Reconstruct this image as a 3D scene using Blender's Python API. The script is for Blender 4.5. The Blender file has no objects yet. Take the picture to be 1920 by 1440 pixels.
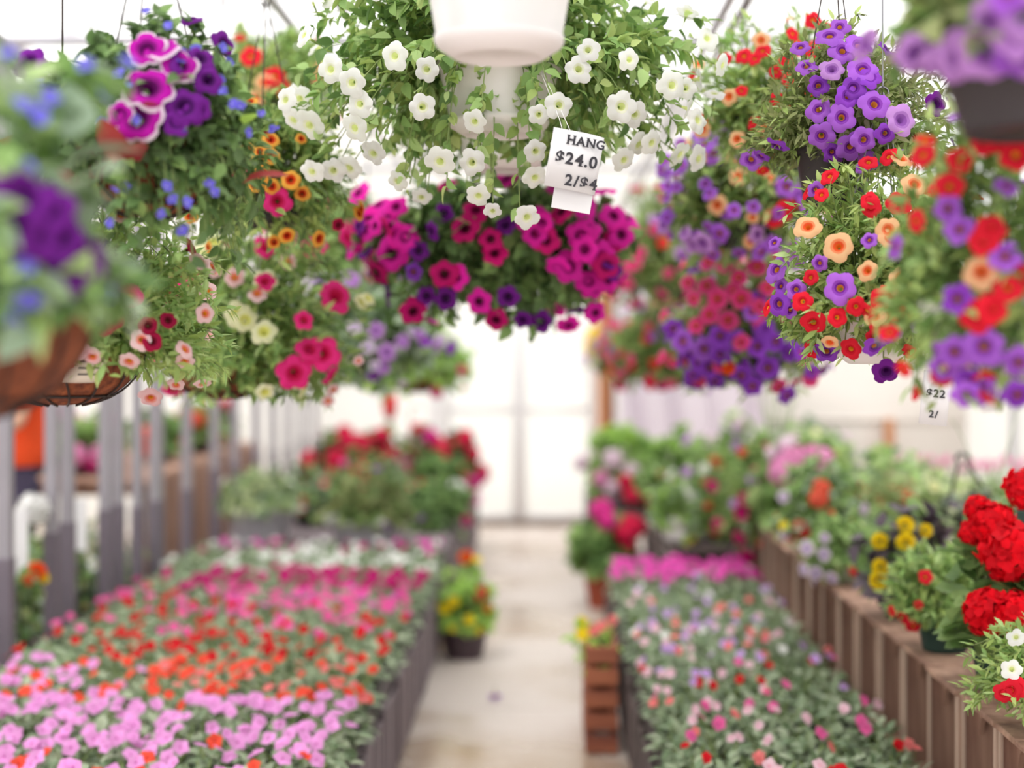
import bpy, math, random
import numpy as np
from mathutils import Matrix, Vector
sc = bpy.context.scene
COL = sc.collection
PI = math.pi
rnd = random.Random(11)
F_PX, VX, VY, CAM_H = 2667.0, 1020.0, 650.0, 1.5     # 50 mm lens on a 1920 px frame, vanishing point of the aisle

def at(px, py, Y):
    return Vector(((px - VX) * Y / F_PX, Y, CAM_H - (py - VY) * Y / F_PX))

# ------------------------------------------------------------------ materials
def lin(c):
    return tuple(((v / 255) / 12.92 if v / 255 <= .04045 else ((v / 255 + .055) / 1.055) ** 2.4) for v in c) + (1,)
MATS = {}
def new_mat(name):
    m = bpy.data.materials.new(name); m.use_nodes = True
    nt = m.node_tree; nt.nodes.clear()
    out = nt.nodes.new('ShaderNodeOutputMaterial')
    return m, nt, out
def N(nt, t, **kw):
    n = nt.nodes.new(t)
    for k, v in kw.items(): setattr(n, k, v)
    return n
def L(nt, a, b): nt.links.new(a, b)
def vary(nt, c, amount, seed_shift=0):
    """albedo that differs a little from leaf to leaf"""
    g = N(nt, 'ShaderNodeNewGeometry'); oi = N(nt, 'ShaderNodeObjectInfo')
    ad = N(nt, 'ShaderNodeMath', operation='ADD'); L(nt, g.outputs['Random Per Island'], ad.inputs[0]); L(nt, oi.outputs['Random'], ad.inputs[1])
    fr = N(nt, 'ShaderNodeMath', operation='FRACT'); L(nt, ad.outputs[0], fr.inputs[0])
    r = N(nt, 'ShaderNodeValToRGB')
    cs = c if isinstance(c, list) else [c]
    if len(cs) == 1:
        a = cs[0]; cs = [tuple(max(0, v * (1 - amount)) for v in a), tuple(min(255, v * (1 + amount)) for v in a)]
    els = r.color_ramp.elements
    while len(els) < len(cs): els.new(.5)
    for i, k in enumerate(cs):
        els[i].position = i / (len(cs) - 1); els[i].color = lin(k)
    L(nt, fr.outputs[0], r.inputs[0])
    return r.outputs[0]
def leaf_mat(name, cols, transl=.35, rough=.5, spec=.3):
    if name in MATS: return MATS[name]
    m, nt, out = new_mat(name)
    if isinstance(cols, list): cols = [tuple(v + (255 - v) * .1 for v in k) for k in cols]
    c = vary(nt, cols, .2)
    p = N(nt, 'ShaderNodeBsdfPrincipled'); p.inputs['Roughness'].default_value = rough; p.inputs['Specular IOR Level'].default_value = spec
    t = N(nt, 'ShaderNodeBsdfTranslucent'); mx = N(nt, 'ShaderNodeMixShader'); mx.inputs[0].default_value = transl
    L(nt, c, p.inputs['Base Color']); L(nt, c, t.inputs['Color'])
    L(nt, p.outputs[0], mx.inputs[1]); L(nt, t.outputs[0], mx.inputs[2]); L(nt, mx.outputs[0], out.inputs[0])
    MATS[name] = m; return m
def petal_mat(c, transl=.4, amount=.07):
    name = 'petal_%d_%d_%d' % tuple(c)
    if name in MATS: return MATS[name]
    m, nt, out = new_mat(name)
    col = vary(nt, c, amount)
    p = N(nt, 'ShaderNodeBsdfPrincipled'); p.inputs['Roughness'].default_value = .65; p.inputs['Specular IOR Level'].default_value = .15
    t = N(nt, 'ShaderNodeBsdfTranslucent'); mx = N(nt, 'ShaderNodeMixShader'); mx.inputs[0].default_value = transl
    L(nt, col, p.inputs['Base Color']); L(nt, col, t.inputs['Color'])
    L(nt, p.outputs[0], mx.inputs[1]); L(nt, t.outputs[0], mx.inputs[2]); L(nt, mx.outputs[0], out.inputs[0])
    MATS[name] = m; return m
def plain(name, c, rough=.5, metal=0., spec=.4, noise=0., scale=12., bump=0., c2=None, stretch=(1, 1, 1), transl=0.):
    if name in MATS: return MATS[name]
    m, nt, out = new_mat(name)
    p = N(nt, 'ShaderNodeBsdfPrincipled'); p.inputs['Roughness'].default_value = rough
    p.inputs['Metallic'].default_value = metal; p.inputs['Specular IOR Level'].default_value = spec
    p.inputs['Base Color'].default_value = lin(c)
    colout = None
    if noise or bump or c2:
        tc = N(nt, 'ShaderNodeTexCoord'); mp = N(nt, 'ShaderNodeMapping'); mp.inputs['Scale'].default_value = stretch
        L(nt, tc.outputs['Object'], mp.inputs[0])
        nz = N(nt, 'ShaderNodeTexNoise'); nz.inputs['Scale'].default_value = scale; nz.inputs['Detail'].default_value = 6
        L(nt, mp.outputs[0], nz.inputs['Vector'])
        r = N(nt, 'ShaderNodeValToRGB'); r.color_ramp.elements[0].position = .3; r.color_ramp.elements[1].position = .7
        a = c2 if c2 else tuple(v * (1 - noise) for v in c)
        r.color_ramp.elements[0].color = lin(a); r.color_ramp.elements[1].color = lin(c)
        L(nt, nz.outputs['Fac'], r.inputs[0]); L(nt, r.outputs[0], p.inputs['Base Color']); colout = r.outputs[0]
        if bump:
            b = N(nt, 'ShaderNodeBump'); b.inputs['Strength'].default_value = bump; b.inputs['Distance'].default_value = .01
            L(nt, nz.outputs['Fac'], b.inputs['Height']); L(nt, b.outputs[0], p.inputs['Normal'])
    if transl:
        t = N(nt, 'ShaderNodeBsdfTranslucent'); t.inputs[0].default_value = lin(c)
        if colout: L(nt, colout, t.inputs[0])
        mx = N(nt, 'ShaderNodeMixShader'); mx.inputs[0].default_value = transl
        L(nt, p.outputs[0], mx.inputs[1]); L(nt, t.outputs[0], mx.inputs[2]); L(nt, mx.outputs[0], out.inputs[0])
    else:
        L(nt, p.outputs[0], out.inputs[0])
    MATS[name] = m; return m
def film_mat(name, c, clear=.25, through=.8):
    m, nt, out = new_mat(name)
    tc = N(nt, 'ShaderNodeTexCoord'); nz = N(nt, 'ShaderNodeTexNoise'); nz.inputs['Scale'].default_value = 1.3; nz.inputs['Detail'].default_value = 5
    L(nt, tc.outputs['Object'], nz.inputs['Vector'])
    r = N(nt, 'ShaderNodeValToRGB'); r.color_ramp.elements[0].position = .3; r.color_ramp.elements[1].position = .75
    r.color_ramp.elements[0].color = lin(tuple(v * .95 for v in c)); r.color_ramp.elements[1].color = lin(c)
    L(nt, nz.outputs['Fac'], r.inputs[0])
    d = N(nt, 'ShaderNodeBsdfDiffuse'); t = N(nt, 'ShaderNodeBsdfTranslucent'); tr = N(nt, 'ShaderNodeBsdfTransparent')
    L(nt, r.outputs[0], d.inputs[0]); L(nt, r.outputs[0], t.inputs[0])
    m1 = N(nt, 'ShaderNodeMixShader'); m1.inputs[0].default_value = through
    L(nt, d.outputs[0], m1.inputs[1]); L(nt, t.outputs[0], m1.inputs[2])
    m2 = N(nt, 'ShaderNodeMixShader'); m2.inputs[0].default_value = clear
    L(nt, m1.outputs[0], m2.inputs[1]); L(nt, tr.outputs[0], m2.inputs[2]); L(nt, m2.outputs[0], out.inputs[0])
    return m

# ------------------------------------------------------------------ mesh building (all quads)
def quads(V, F, mi=0):
    V = np.asarray(V, float).reshape(-1, 3); F = np.asarray(F, int).reshape(-1, 4)
    return V, F, (np.full(len(F), mi) if np.isscalar(mi) else np.asarray(mi))
def merge(chunks):
    Vs, Fs, Ms, o = [], [], [], 0
    for V, F, m in chunks:
        Vs.append(V); Fs.append(F + o); Ms.append(m); o += len(V)
    return np.concatenate(Vs), np.concatenate(Fs), np.concatenate(Ms)
def make_mesh(name, chunks, mats, smooth=True):
    V, F, M = merge(chunks)
    me = bpy.data.meshes.new(name)
    me.vertices.add(len(V)); me.vertices.foreach_set('co', V.astype(np.float32).ravel())
    me.loops.add(len(F) * 4); me.loops.foreach_set('vertex_index', F.astype(np.int32).ravel())
    me.polygons.add(len(F)); me.polygons.foreach_set('loop_start', np.arange(0, len(F) * 4, 4, dtype=np.int32))
    me.polygons.foreach_set('loop_total', np.full(len(F), 4, dtype=np.int32))
    for m in (mats if isinstance(mats, (list, tuple)) else [mats]): me.materials.append(m)
    me.polygons.foreach_set('material_index', M.astype(np.int32))
    me.polygons.foreach_set('use_smooth', np.full(len(F), smooth))
    me.update(calc_edges=True); me.validate()
    return me
def link(name, me, parent=None, loc=None):
    o = bpy.data.objects.new(name, me); COL.objects.link(o)
    if parent is not None: o.parent = parent
    if loc is not None: o.location = loc
    return o
def part(name, chunks, mats, parent=None, smooth=True, loc=None, label=None):
    o = link(name, make_mesh(name, chunks, mats, smooth), parent, loc)
    if label: o['label'] = label
    return o
def thing(name, label, cat, loc=(0, 0, 0), rz=0, group=None):
    o = bpy.data.objects.new(name, None); COL.objects.link(o)
    o.empty_display_size = .05
    o.location = loc; o.rotation_euler = (0, 0, rz); o['label'] = label; o['category'] = cat
    if group: o['group'] = group
    return o
def tag(o, label, cat, group=None, kind=None):
    o['label'] = label; o['category'] = cat
    if group: o['group'] = group
    if kind: o['kind'] = kind
    return o
def struct(name, chunks, mats, label, cat, smooth=False):
    o = part(name, chunks, mats, None, smooth); o['kind'] = 'structure'; o['label'] = label; o['category'] = cat
    return o
def box(x0, x1, y0, y1, z0, z1, mi=0):
    V = [(x, y, z) for z in (z0, z1) for (x, y) in ((x0, y0), (x1, y0), (x1, y1), (x0, y1))]
    return quads(V, [(3, 2, 1, 0), (4, 5, 6, 7), (0, 1, 5, 4), (1, 2, 6, 5), (2, 3, 7, 6), (3, 0, 4, 7)], mi)
def board(x0, x1, y0, y1, z0, z1, mi=0, c=.003):
    """a box with chamfered long edges all round"""
    c = min(c, abs(x1 - x0) * .3, abs(y1 - y0) * .3, abs(z1 - z0) * .3)
    rings = [(z0, c), (z0 + c, 0), (z1 - c, 0), (z1, c)]
    V = []
    for z, i in rings: V += [(x0 + i, y0 + i, z), (x1 - i, y0 + i, z), (x1 - i, y1 - i, z), (x0 + i, y1 - i, z)]
    Fs = [(3, 2, 1, 0), (12, 13, 14, 15)]
    for k in range(3):
        for j in range(4):
            a = k * 4 + j; b = k * 4 + (j + 1) % 4
            Fs.append((a, b, b + 4, a + 4))
    return quads(V, Fs, mi)
def tube(pts, r, seg=6, mi=0):
    P = np.asarray(pts, float); n = len(P)
    T = np.gradient(P, axis=0); T /= np.linalg.norm(T, axis=1)[:, None] + 1e-9
    ref = np.array((0, 0, 1.)) if abs(T[:, 2]).mean() < .8 else np.array((1., 0, 0))
    A = np.cross(T, ref); A /= np.linalg.norm(A, axis=1)[:, None] + 1e-9
    B = np.cross(T, A)
    rr = np.full(n, r) if np.isscalar(r) else np.asarray(r, float)
    th = np.arange(seg) * 2 * PI / seg
    V = P[:, None] + rr[:, None, None] * (A[:, None] * np.cos(th)[None, :, None] + B[:, None] * np.sin(th)[None, :, None])
    Fs = [(i * seg + j, i * seg + (j + 1) % seg, (i + 1) * seg + (j + 1) % seg, (i + 1) * seg + j) for i in range(n - 1) for j in range(seg)]
    return quads(V, Fs, mi)
def lathe(prof, seg=32, mi=0, flute=0., nf=0):
    V, Fs, Ms = [], [], []
    for k, (r, z) in enumerate(prof):
        for j in range(seg):
            a = 2 * PI * j / seg
            q = r * (1 + (flute * math.cos(nf * a) if nf else 0))
            V.append((q * math.cos(a), q * math.sin(a), z))
    for k in range(len(prof) - 1):
        for j in range(seg):
            Fs.append((k * seg + j, k * seg + (j + 1) % seg, (k + 1) * seg + (j + 1) % seg, (k + 1) * seg + j))
            Ms.append(mi if np.isscalar(mi) else mi[k])
    return quads(V, Fs, np.array(Ms))
def inst(T, pos, rot, scale, mi=None):
    V, F, M = T; k = len(pos); n = len(V)
    W = np.einsum('kij,nj->kni', rot, V) * np.asarray(scale).reshape(-1, 1, 1) + pos[:, None, :]
    FF = (F[None] + (np.arange(k) * n)[:, None, None]).reshape(-1, 4)
    MM = np.tile(M, k) if mi is None else np.repeat(mi, len(F))
    return W.reshape(-1, 3), FF, MM
def unit(v): return v / (np.linalg.norm(v, axis=-1, keepdims=True) + 1e-9)
def frames(y, zhint):
    y = unit(y); x = unit(np.cross(y, zhint)); z = np.cross(x, y)
    return np.stack([x, y, z], axis=-1)

# ------------------------------------------------------------------ leaf and flower templates
def leaf_T(nl=4, w=.3, cup=.25, droop=.15, power=.8, wave=0.):
    V, Fs = [], []
    for i in range(nl + 1):
        t = i / nl
        ww = w * max(.06, math.sin(PI * min(1, max(0, t)) ** power) ** .9 if 0 < t < 1 else .06)
        zc = -droop * t * t
        wv = wave * math.sin(t * 9)
        V += [(-ww, t, zc + cup * ww + wv), (0, t, zc), (ww, t, zc + cup * ww - wv)]
    for i in range(nl):
        a = i * 3
        Fs += [(a, a + 1, a + 4, a + 3), (a + 1, a + 2, a + 5, a + 4)]
    return quads(V, Fs)
def round_leaf_T(seg=11, scallop=.08):
    V, Fs = [], []
    for r in (.03, .55, 1.):
        for j in range(seg + 1):
            a = -PI * .94 + 2 * PI * .94 * j / seg
            q = r * (1 + (scallop * (1 if j % 2 else -1) if r > .9 else 0))
            V.append((.55 * q * math.sin(a), .45 + .55 * q * math.cos(a), .1 * r * r + .05 * math.sin(3 * a) * r))
    n = seg + 1
    for k in range(2):
        for j in range(seg): Fs.append((k * n + j, k * n + j + 1, (k + 1) * n + j + 1, (k + 1) * n + j))
    return quads(V, Fs)
LEAF = dict(calib=leaf_T(3, .17, .3, .1), petunia=leaf_T(5, .31, .35, .25), fine=leaf_T(2, .2, .2, .1), imp=leaf_T(4, .27, .3, .22),
            round=round_leaf_T(), lance=leaf_T(6, .07, .5, .35), coleus=leaf_T(6, .3, .25, .3, .7, .02), big=leaf_T(6, .36, .25, .3),
            cut=leaf_T(4, .22, .5, .35, .9, .03))

def trumpet(limb, throat, seed=0, edge=None, eye=None, ruffle=.09, notch=.2, deep=1., zone=.36, mid=.5):
    """petunia-like trumpet: five lobes, flared limb, coloured throat and a short green stalk"""
    g = np.random.default_rng(seed)
    seg = 25
    prof = [(.035, -1.9), (.035, -1.15), (.085, -.98), (.1, -.6), (.14, -.24), (.2, -.1), (zone, .0), (zone + .16, .05), (.86, .06), (1., -.01)]
    fm = [3, 3, 3, 4, 4, 1, 5, 0, 2]
    ph = g.uniform(0, 6.28, 3); lob = g.uniform(.88, 1.1, 5)
    V, Fs, Ms = [], [], []
    for k, (r, z) in enumerate(prof):
        for j in range(seg):
            a = 2 * PI * j / seg
            q = r; zz = z * (deep if k < 6 else 1)
            if k >= 6:
                t = (r - .3) / .7
                q = r * (1 - notch * max(0, t) * abs(math.cos(2.5 * a)) ** 5) * (1 + t * (lob[int(j / 5) % 5] - 1) * .8)
                zz = z + ruffle * t * (math.sin(5 * a + ph[0]) * .6 + math.sin(3 * a + ph[1]) * .5 + math.sin(9 * a + ph[2]) * .4) - .1 * t * t * (1 if k > 7 else 0)
            V.append((q * math.cos(a), q * math.sin(a), zz))
    for k in range(len(prof) - 1):
        for j in range(seg):
            Fs.append((k * seg + j, k * seg + (j + 1) % seg, (k + 1) * seg + (j + 1) % seg, (k + 1) * seg + j)); Ms.append(fm[k])
    md = tuple(int(l * (1 - mid) + t * mid) for l, t in zip(limb, throat))
    mats = [petal_mat(limb), petal_mat(throat), petal_mat(edge or limb), leaf_mat('flower_stalk', [(120, 150, 70), (140, 165, 85)]), petal_mat(eye or throat), petal_mat(md)]
    return [quads(V, Fs, np.array(Ms))], mats
def petal_T(w=.5, n=3, cup=.1, heart=.06):
    V, Fs = [], []
    for i in range(n + 1):
        t = i / n; ww = w * (.12 + math.sin(PI * (t * .82 + .06)) ** 1.0 * .9)
        for s in (-1, -.5, 0, .5, 1):
            y = .06 + t * .94 - (abs(s) ** 2 * .18 * t) - (heart if s == 0 and i == n else 0)
            V.append((s * ww, y, cup * (t * (1 - t) * 2) + .05 * abs(s)))
    for i in range(n):
        for k in range(4):
            a = i * 5 + k; Fs.append((a, a + 1, a + 6, a + 5))
    return quads(V, Fs)
def rotz(a, tilt=0):
    return np.array(Matrix.Rotation(a, 3, 'Z') @ Matrix.Rotation(tilt, 3, 'X'))
def five_petals(limb, eye, seed=0, widths=(.5,) * 5, lens=(1,) * 5, tilt=.12):
    g = np.random.default_rng(seed); ch = []
    for k in range(5):
        T = petal_T(widths[k])
        R = rotz(2 * PI * k / 5 + g.normal(0, .06), tilt + g.normal(0, .08))
        ch.append(inst((T[0] + np.array((0, 0, .012 * k)), T[1], T[2]), np.zeros((1, 3)), R[None], [lens[k]]))
    ch.append(lathe([(.13, .04), (.09, .1), (.01, .12)], 8, 1))
    ch.append(tube([(0, 0, .03), (0, -.03, -.6), (0, -.1, -1.2)], .05, 4, 2))
    return ch, [petal_mat(limb), petal_mat(eye), leaf_mat('flower_stalk', [(120, 150, 70), (140, 165, 85)])]
def umbel(limb, seed=0, n=46):
    """a geranium head: a ball of small five-petalled florets on a stalk"""
    g = np.random.default_rng(seed); T = petal_T(.5, 2, .15)
    pos, rot, s = [], [], []
    for i in range(n):
        z = 1 - 1.55 * (i + .5) / n; a = i * 2.39996
        d = np.array((math.sqrt(max(0, 1 - z * z)) * math.cos(a), math.sqrt(max(0, 1 - z * z)) * math.sin(a), z)) + g.normal(0, .12, 3)
        d /= np.linalg.norm(d)
        q = Vector(d).to_track_quat('Z', 'Y').to_matrix(); tw = g.uniform(0, 6)
        for k in range(5):
            pos.append(d * g.uniform(.68, .92)); rot.append(np.array(q @ Matrix.Rotation(tw + 2 * PI * k / 5, 3, 'Z') @ Matrix.Rotation(.25 + g.normal(0, .2), 3, 'X'))); s.append(.42 * g.uniform(.85, 1.2))
    ch = [inst(T, np.array(pos), np.array(rot), s)]
    ch.append(tube([(0, 0, .5), (0, 0, -1.), (.1, 0, -2.6)], .07, 5, 1))
    for i in range(9):
        a = i * .7; ch.append(tube([(0, 0, -.6), (.45 * math.cos(a), .45 * math.sin(a), .3)], .03, 3, 1))
    return ch, [petal_mat(limb, .3, .14), leaf_mat('flower_stalk', [(120, 150, 70), (140, 165, 85)])]
def pompom(limb, seed=0, n=90):
    g = np.random.default_rng(seed); T = petal_T(.4, 2, .2)
    pos, rot, s = [], [], []
    for i in range(n):
        z = 1 - 1.25 * (i + .5) / n; a = i * 2.39996
        d = np.array((math.sqrt(max(0, 1 - z * z)) * math.cos(a), math.sqrt(max(0, 1 - z * z)) * math.sin(a), z))
        R = frames(unit(d + np.array((0, 0, .5)))[None], (np.array((0, 0, 1.)) + .2 * g.normal(0, 1, 3))[None])[0]
        pos.append(d * np.array((.55, .55, .35))); rot.append(R); s.append(.5 * g.uniform(.85, 1.15))
    return [inst(T, np.array(pos), np.array(rot), s), lathe([(.3, -.15), (.25, -.5), (.07, -.7), (.07, -2.2)], 8, 1)], [petal_mat(limb, .25, .12), leaf_mat('flower_stalk', [(120, 150, 70), (140, 165, 85)])]
def tulip(limb, seed=0):
    ch = []
    prof = [(.12, 0), (.45, .2), (.55, .7), (.45, 1.2), (.2, 1.55)]
    for k in range(6):
        V, Fs = [], []; a0 = 2 * PI * k / 6
        for i, (r, z) in enumerate(prof):
            w = (.5, .62, .6, .5, .12)[i]
            for s in (-1, 0, 1):
                a = a0 + s * w; V.append((r * (1 + .06 * (k % 2)) * math.cos(a), r * (1 + .06 * (k % 2)) * math.sin(a), z + (.12 if s == 0 else 0)))
        for i in range(4):
            for s in (0, 1): b = i * 3 + s; Fs.append((b, b + 1, b + 4, b + 3))
        ch.append(quads(V, Fs))
    ch.append(tube([(0, 0, .05), (.03, 0, -2), (0, .1, -4.5)], .07, 5, 1))
    return ch, [petal_mat(limb), leaf_mat('flower_stalk', [(120, 150, 70), (140, 165, 85)])]
W_ = (250, 248, 250)
FL = {   # kind of bloom: builder, part name, words, radius in metres
 'white':    (lambda s: trumpet(W_, (226, 235, 165), s, zone=.24, mid=.35), 'petunia_flower', 'white petunia flower', .031),
 'magenta':  (lambda s: trumpet((238, 40, 180), (100, 4, 70), s, zone=.3, mid=.35), 'petunia_flower', 'magenta petunia flower with dark throat', .042),
 'crimson':  (lambda s: trumpet((218, 26, 126), (90, 4, 50), s, zone=.3, mid=.35), 'petunia_flower', 'crimson pink petunia flower', .040),
 'hotpink':  (lambda s: trumpet((240, 52, 140), (190, 20, 75), s), 'petunia_flower', 'hot pink petunia flower', .036),
 'picotee':  (lambda s: trumpet((196, 22, 176), (96, 8, 92), s, edge=(250, 225, 245)), 'petunia_flower', 'magenta petunia flower with white edge', .036),
 'darkpurple': (lambda s: trumpet((122, 34, 150), (66, 10, 86), s), 'petunia_flower', 'dark purple petunia flower', .033),
 'purple':   (lambda s: trumpet((178, 104, 224), (112, 34, 150), s, eye=(215, 140, 60), zone=.3), 'petunia_flower', 'violet petunia flower with dark throat', .029),
 'violet':   (lambda s: trumpet((150, 72, 204), (92, 22, 128), s, eye=(200, 120, 60), zone=.32), 'petunia_flower', 'deep violet petunia flower', .026),
 'lilac':    (lambda s: trumpet((205, 150, 226), (150, 90, 180), s), 'petunia_flower', 'lilac petunia flower', .030),
 'palelilac': (lambda s: trumpet((236, 218, 244), (190, 165, 215), s), 'petunia_flower', 'pale lilac petunia flower', .028),
 'cream':    (lambda s: trumpet((248, 247, 205), (225, 225, 120), s), 'petunia_flower', 'cream petunia flower', .026),
 'c_pink':   (lambda s: trumpet((253, 206, 214), (236, 120, 100), s, eye=(236, 150, 40), ruffle=.06, notch=.16, zone=.33), 'calibrachoa_flower', 'pale pink calibrachoa flower with orange eye', .0195),
 'c_orange': (lambda s: trumpet((250, 176, 76), (196, 50, 18), s, eye=(140, 22, 12), ruffle=.04, notch=.1, zone=.42), 'calibrachoa_flower', 'orange calibrachoa flower with dark eye', .0205),
 'c_red':    (lambda s: trumpet((232, 36, 58), (196, 14, 34), s, eye=(240, 165, 45), ruffle=.05, notch=.14, zone=.3), 'calibrachoa_flower', 'red calibrachoa flower with yellow eye', .021),
 'c_peach':  (lambda s: trumpet((253, 196, 150), (240, 92, 50), s, eye=(236, 120, 40), ruffle=.06, notch=.14, zone=.34), 'calibrachoa_flower', 'peach calibrachoa flower with orange eye', .0225),
 'c_violet': (lambda s: trumpet((176, 104, 224), (110, 34, 150), s, eye=(214, 140, 60), ruffle=.06), 'calibrachoa_flower', 'violet calibrachoa flower', .020),
 'c_rose':   (lambda s: trumpet((238, 80, 150), (200, 24, 80), s, eye=(235, 150, 60), ruffle=.05, notch=.1), 'calibrachoa_flower', 'rose pink calibrachoa flower', .0225),
 'c_maroon': (lambda s: trumpet((160, 20, 66), (96, 8, 32), s, ruffle=.05, notch=.1), 'calibrachoa_flower', 'maroon calibrachoa flower', .019),
 'lobelia':  (lambda s: five_petals((124, 116, 232), (235, 235, 255), s, (.5, .5, .3, .3, .5), (1, 1, .7, .7, 1)), 'lobelia_flower', 'blue lobelia flower', .0115),
 'i_lilac':  (lambda s: five_petals((243, 170, 230), (190, 60, 160), s, (.56,) * 5), 'impatiens_flower', 'lilac pink impatiens flower', 0.0232),
 'i_orange': (lambda s: five_petals((250, 92, 70), (190, 30, 40), s, (.56,) * 5), 'impatiens_flower', 'orange red impatiens flower', 0.0215),
 'i_red':    (lambda s: five_petals((218, 30, 42), (140, 10, 30), s, (.56,) * 5), 'impatiens_flower', 'red impatiens flower', 0.0206),
 'i_pink':   (lambda s: five_petals((240, 110, 176), (200, 40, 110), s, (.56,) * 5), 'impatiens_flower', 'pink impatiens flower', 0.0224),
 'i_magenta': (lambda s: five_petals((198, 26, 120), (140, 10, 80), s, (.56,) * 5), 'impatiens_flower', 'magenta impatiens flower', 0.0232),
 'i_white':  (lambda s: five_petals((250, 250, 246), (235, 225, 190), s, (.56,) * 5), 'impatiens_flower', 'white impatiens flower', 0.0215),
 'i_salmon': (lambda s: five_petals((250, 140, 140), (225, 60, 80), s, (.56,) * 5), 'impatiens_flower', 'salmon impatiens flower', 0.0206),
 'i_pale':   (lambda s: five_petals((250, 206, 220), (235, 100, 140), s, (.56,) * 5), 'impatiens_flower', 'pale pink impatiens flower', 0.0206),
 'i_lavender': (lambda s: five_petals((212, 174, 232), (170, 90, 190), s, (.56,) * 5), 'impatiens_flower', 'lavender impatiens flower', 0.0206),
 'i_rosy':   (lambda s: five_petals((240, 96, 196), (190, 30, 140), s, (.56,) * 5), 'impatiens_flower', 'rosy magenta impatiens flower', 0.0232),
 'pansy':    (lambda s: five_petals((252, 220, 40), (190, 120, 20), s, (.6,) * 5), 'pansy_flower', 'yellow pansy flower', .026),
 'pansy_red': (lambda s: five_petals((226, 50, 70), (90, 10, 20), s, (.6,) * 5), 'pansy_flower', 'red pansy flower', .026),
 'g_red':    (lambda s: umbel((228, 14, 34), s), 'flower_head', 'red geranium flower head', .055),
 'g_pink':   (lambda s: umbel((250, 160, 204), s), 'flower_head', 'light pink geranium flower head', .055),
 'g_hot':    (lambda s: umbel((246, 70, 166), s), 'flower_head', 'hot pink geranium flower head', .055),
 'g_pale':   (lambda s: umbel((252, 214, 232), s), 'flower_head', 'pale pink geranium flower head', .05),
 'g_coral':  (lambda s: umbel((248, 110, 86), s), 'flower_head', 'coral geranium flower head', .05),
 'g_white':  (lambda s: umbel((250, 248, 246), s), 'flower_head', 'white flower head', .05),
 'g_rose':   (lambda s: umbel((226, 44, 90), s), 'flower_head', 'rose red flower head', .05),
 'marigold': (lambda s: pompom((255, 214, 40), s), 'marigold_flower', 'yellow marigold pompom', .028),
 'm_orange': (lambda s: pompom((250, 90, 30), s), 'marigold_flower', 'orange red marigold pompom', .04),
 'tulip':    (lambda s: tulip((250, 168, 206), s), 'tulip_flower', 'pink tulip flower', .026),
}
_fm = {}
def flower_mesh(kind, v):
    if (kind, v) not in _fm:
        ch, mats = FL[kind][0](v * 7 + 3)
        _fm[kind, v] = make_mesh(FL[kind][1], ch, mats)
    return _fm[kind, v]
NV = 4
def add_flower(kind, parent, pos, d, size=1., label=False):
    o = bpy.data.objects.new(FL[kind][1], flower_mesh(kind, rnd.randrange(NV))); COL.objects.link(o)
    o.parent = parent
    q = Vector(d).normalized().to_track_quat('Z', 'Y').to_matrix().to_4x4()
    s = FL[kind][3] * size
    o.matrix_basis = Matrix.Translation(Vector(pos)) @ q @ Matrix.Rotation(rnd.uniform(0, 6.28), 4, 'Z') @ Matrix.Scale(s, 4)
    if label: o['label'] = FL[kind][2]
    return o

# leaf materials
LM = dict(
 calib=leaf_mat('calibrachoa_leaf', [(126, 154, 72), (162, 188, 96), (190, 208, 128)]),
 calib_dull=leaf_mat('calibrachoa_leaf_olive', [(110, 122, 68), (140, 150, 88), (160, 166, 112)]),
 petunia=leaf_mat('petunia_leaf', [(78, 112, 54), (112, 150, 76), (150, 184, 100)]),
 deep=leaf_mat('petunia_leaf_deep', [(70, 98, 52), (96, 132, 70), (122, 158, 86)], .25),
 lime=leaf_mat('lime_leaf', [(160, 206, 76), (184, 222, 104)]),
 bright=leaf_mat('bright_leaf', [(134, 176, 92), (164, 200, 116), (194, 218, 148)]),
 grey=leaf_mat('grey_green_leaf', [(126, 150, 122), (150, 172, 142), (176, 194, 164)], .25),
 imp=leaf_mat('impatiens_leaf', [(102, 130, 90), (138, 160, 120), (180, 194, 160)], .25, .38, .5),
 geranium=leaf_mat('geranium_leaf', [(88, 124, 66), (120, 156, 84), (150, 178, 104)]),
 coleus=leaf_mat('coleus_leaf', [(122, 20, 34), (150, 34, 40), (166, 64, 44)], .35),
 darkleaf=leaf_mat('dark_purple_leaf', [(58, 46, 58), (84, 70, 84), (112, 98, 112)], .15),
 variegated=leaf_mat('variegated_leaf', [(160, 186, 130), (206, 218, 160), (230, 234, 190)]),
 lobelia=leaf_mat('lobelia_leaf', [(84, 112, 66), (112, 140, 84)]),
 stem=leaf_mat('green_stem', [(116, 140, 72), (140, 160, 92)], .1),
 spike=leaf_mat('spike_leaf', [(136, 160, 112), (168, 188, 140)], .2))

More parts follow.
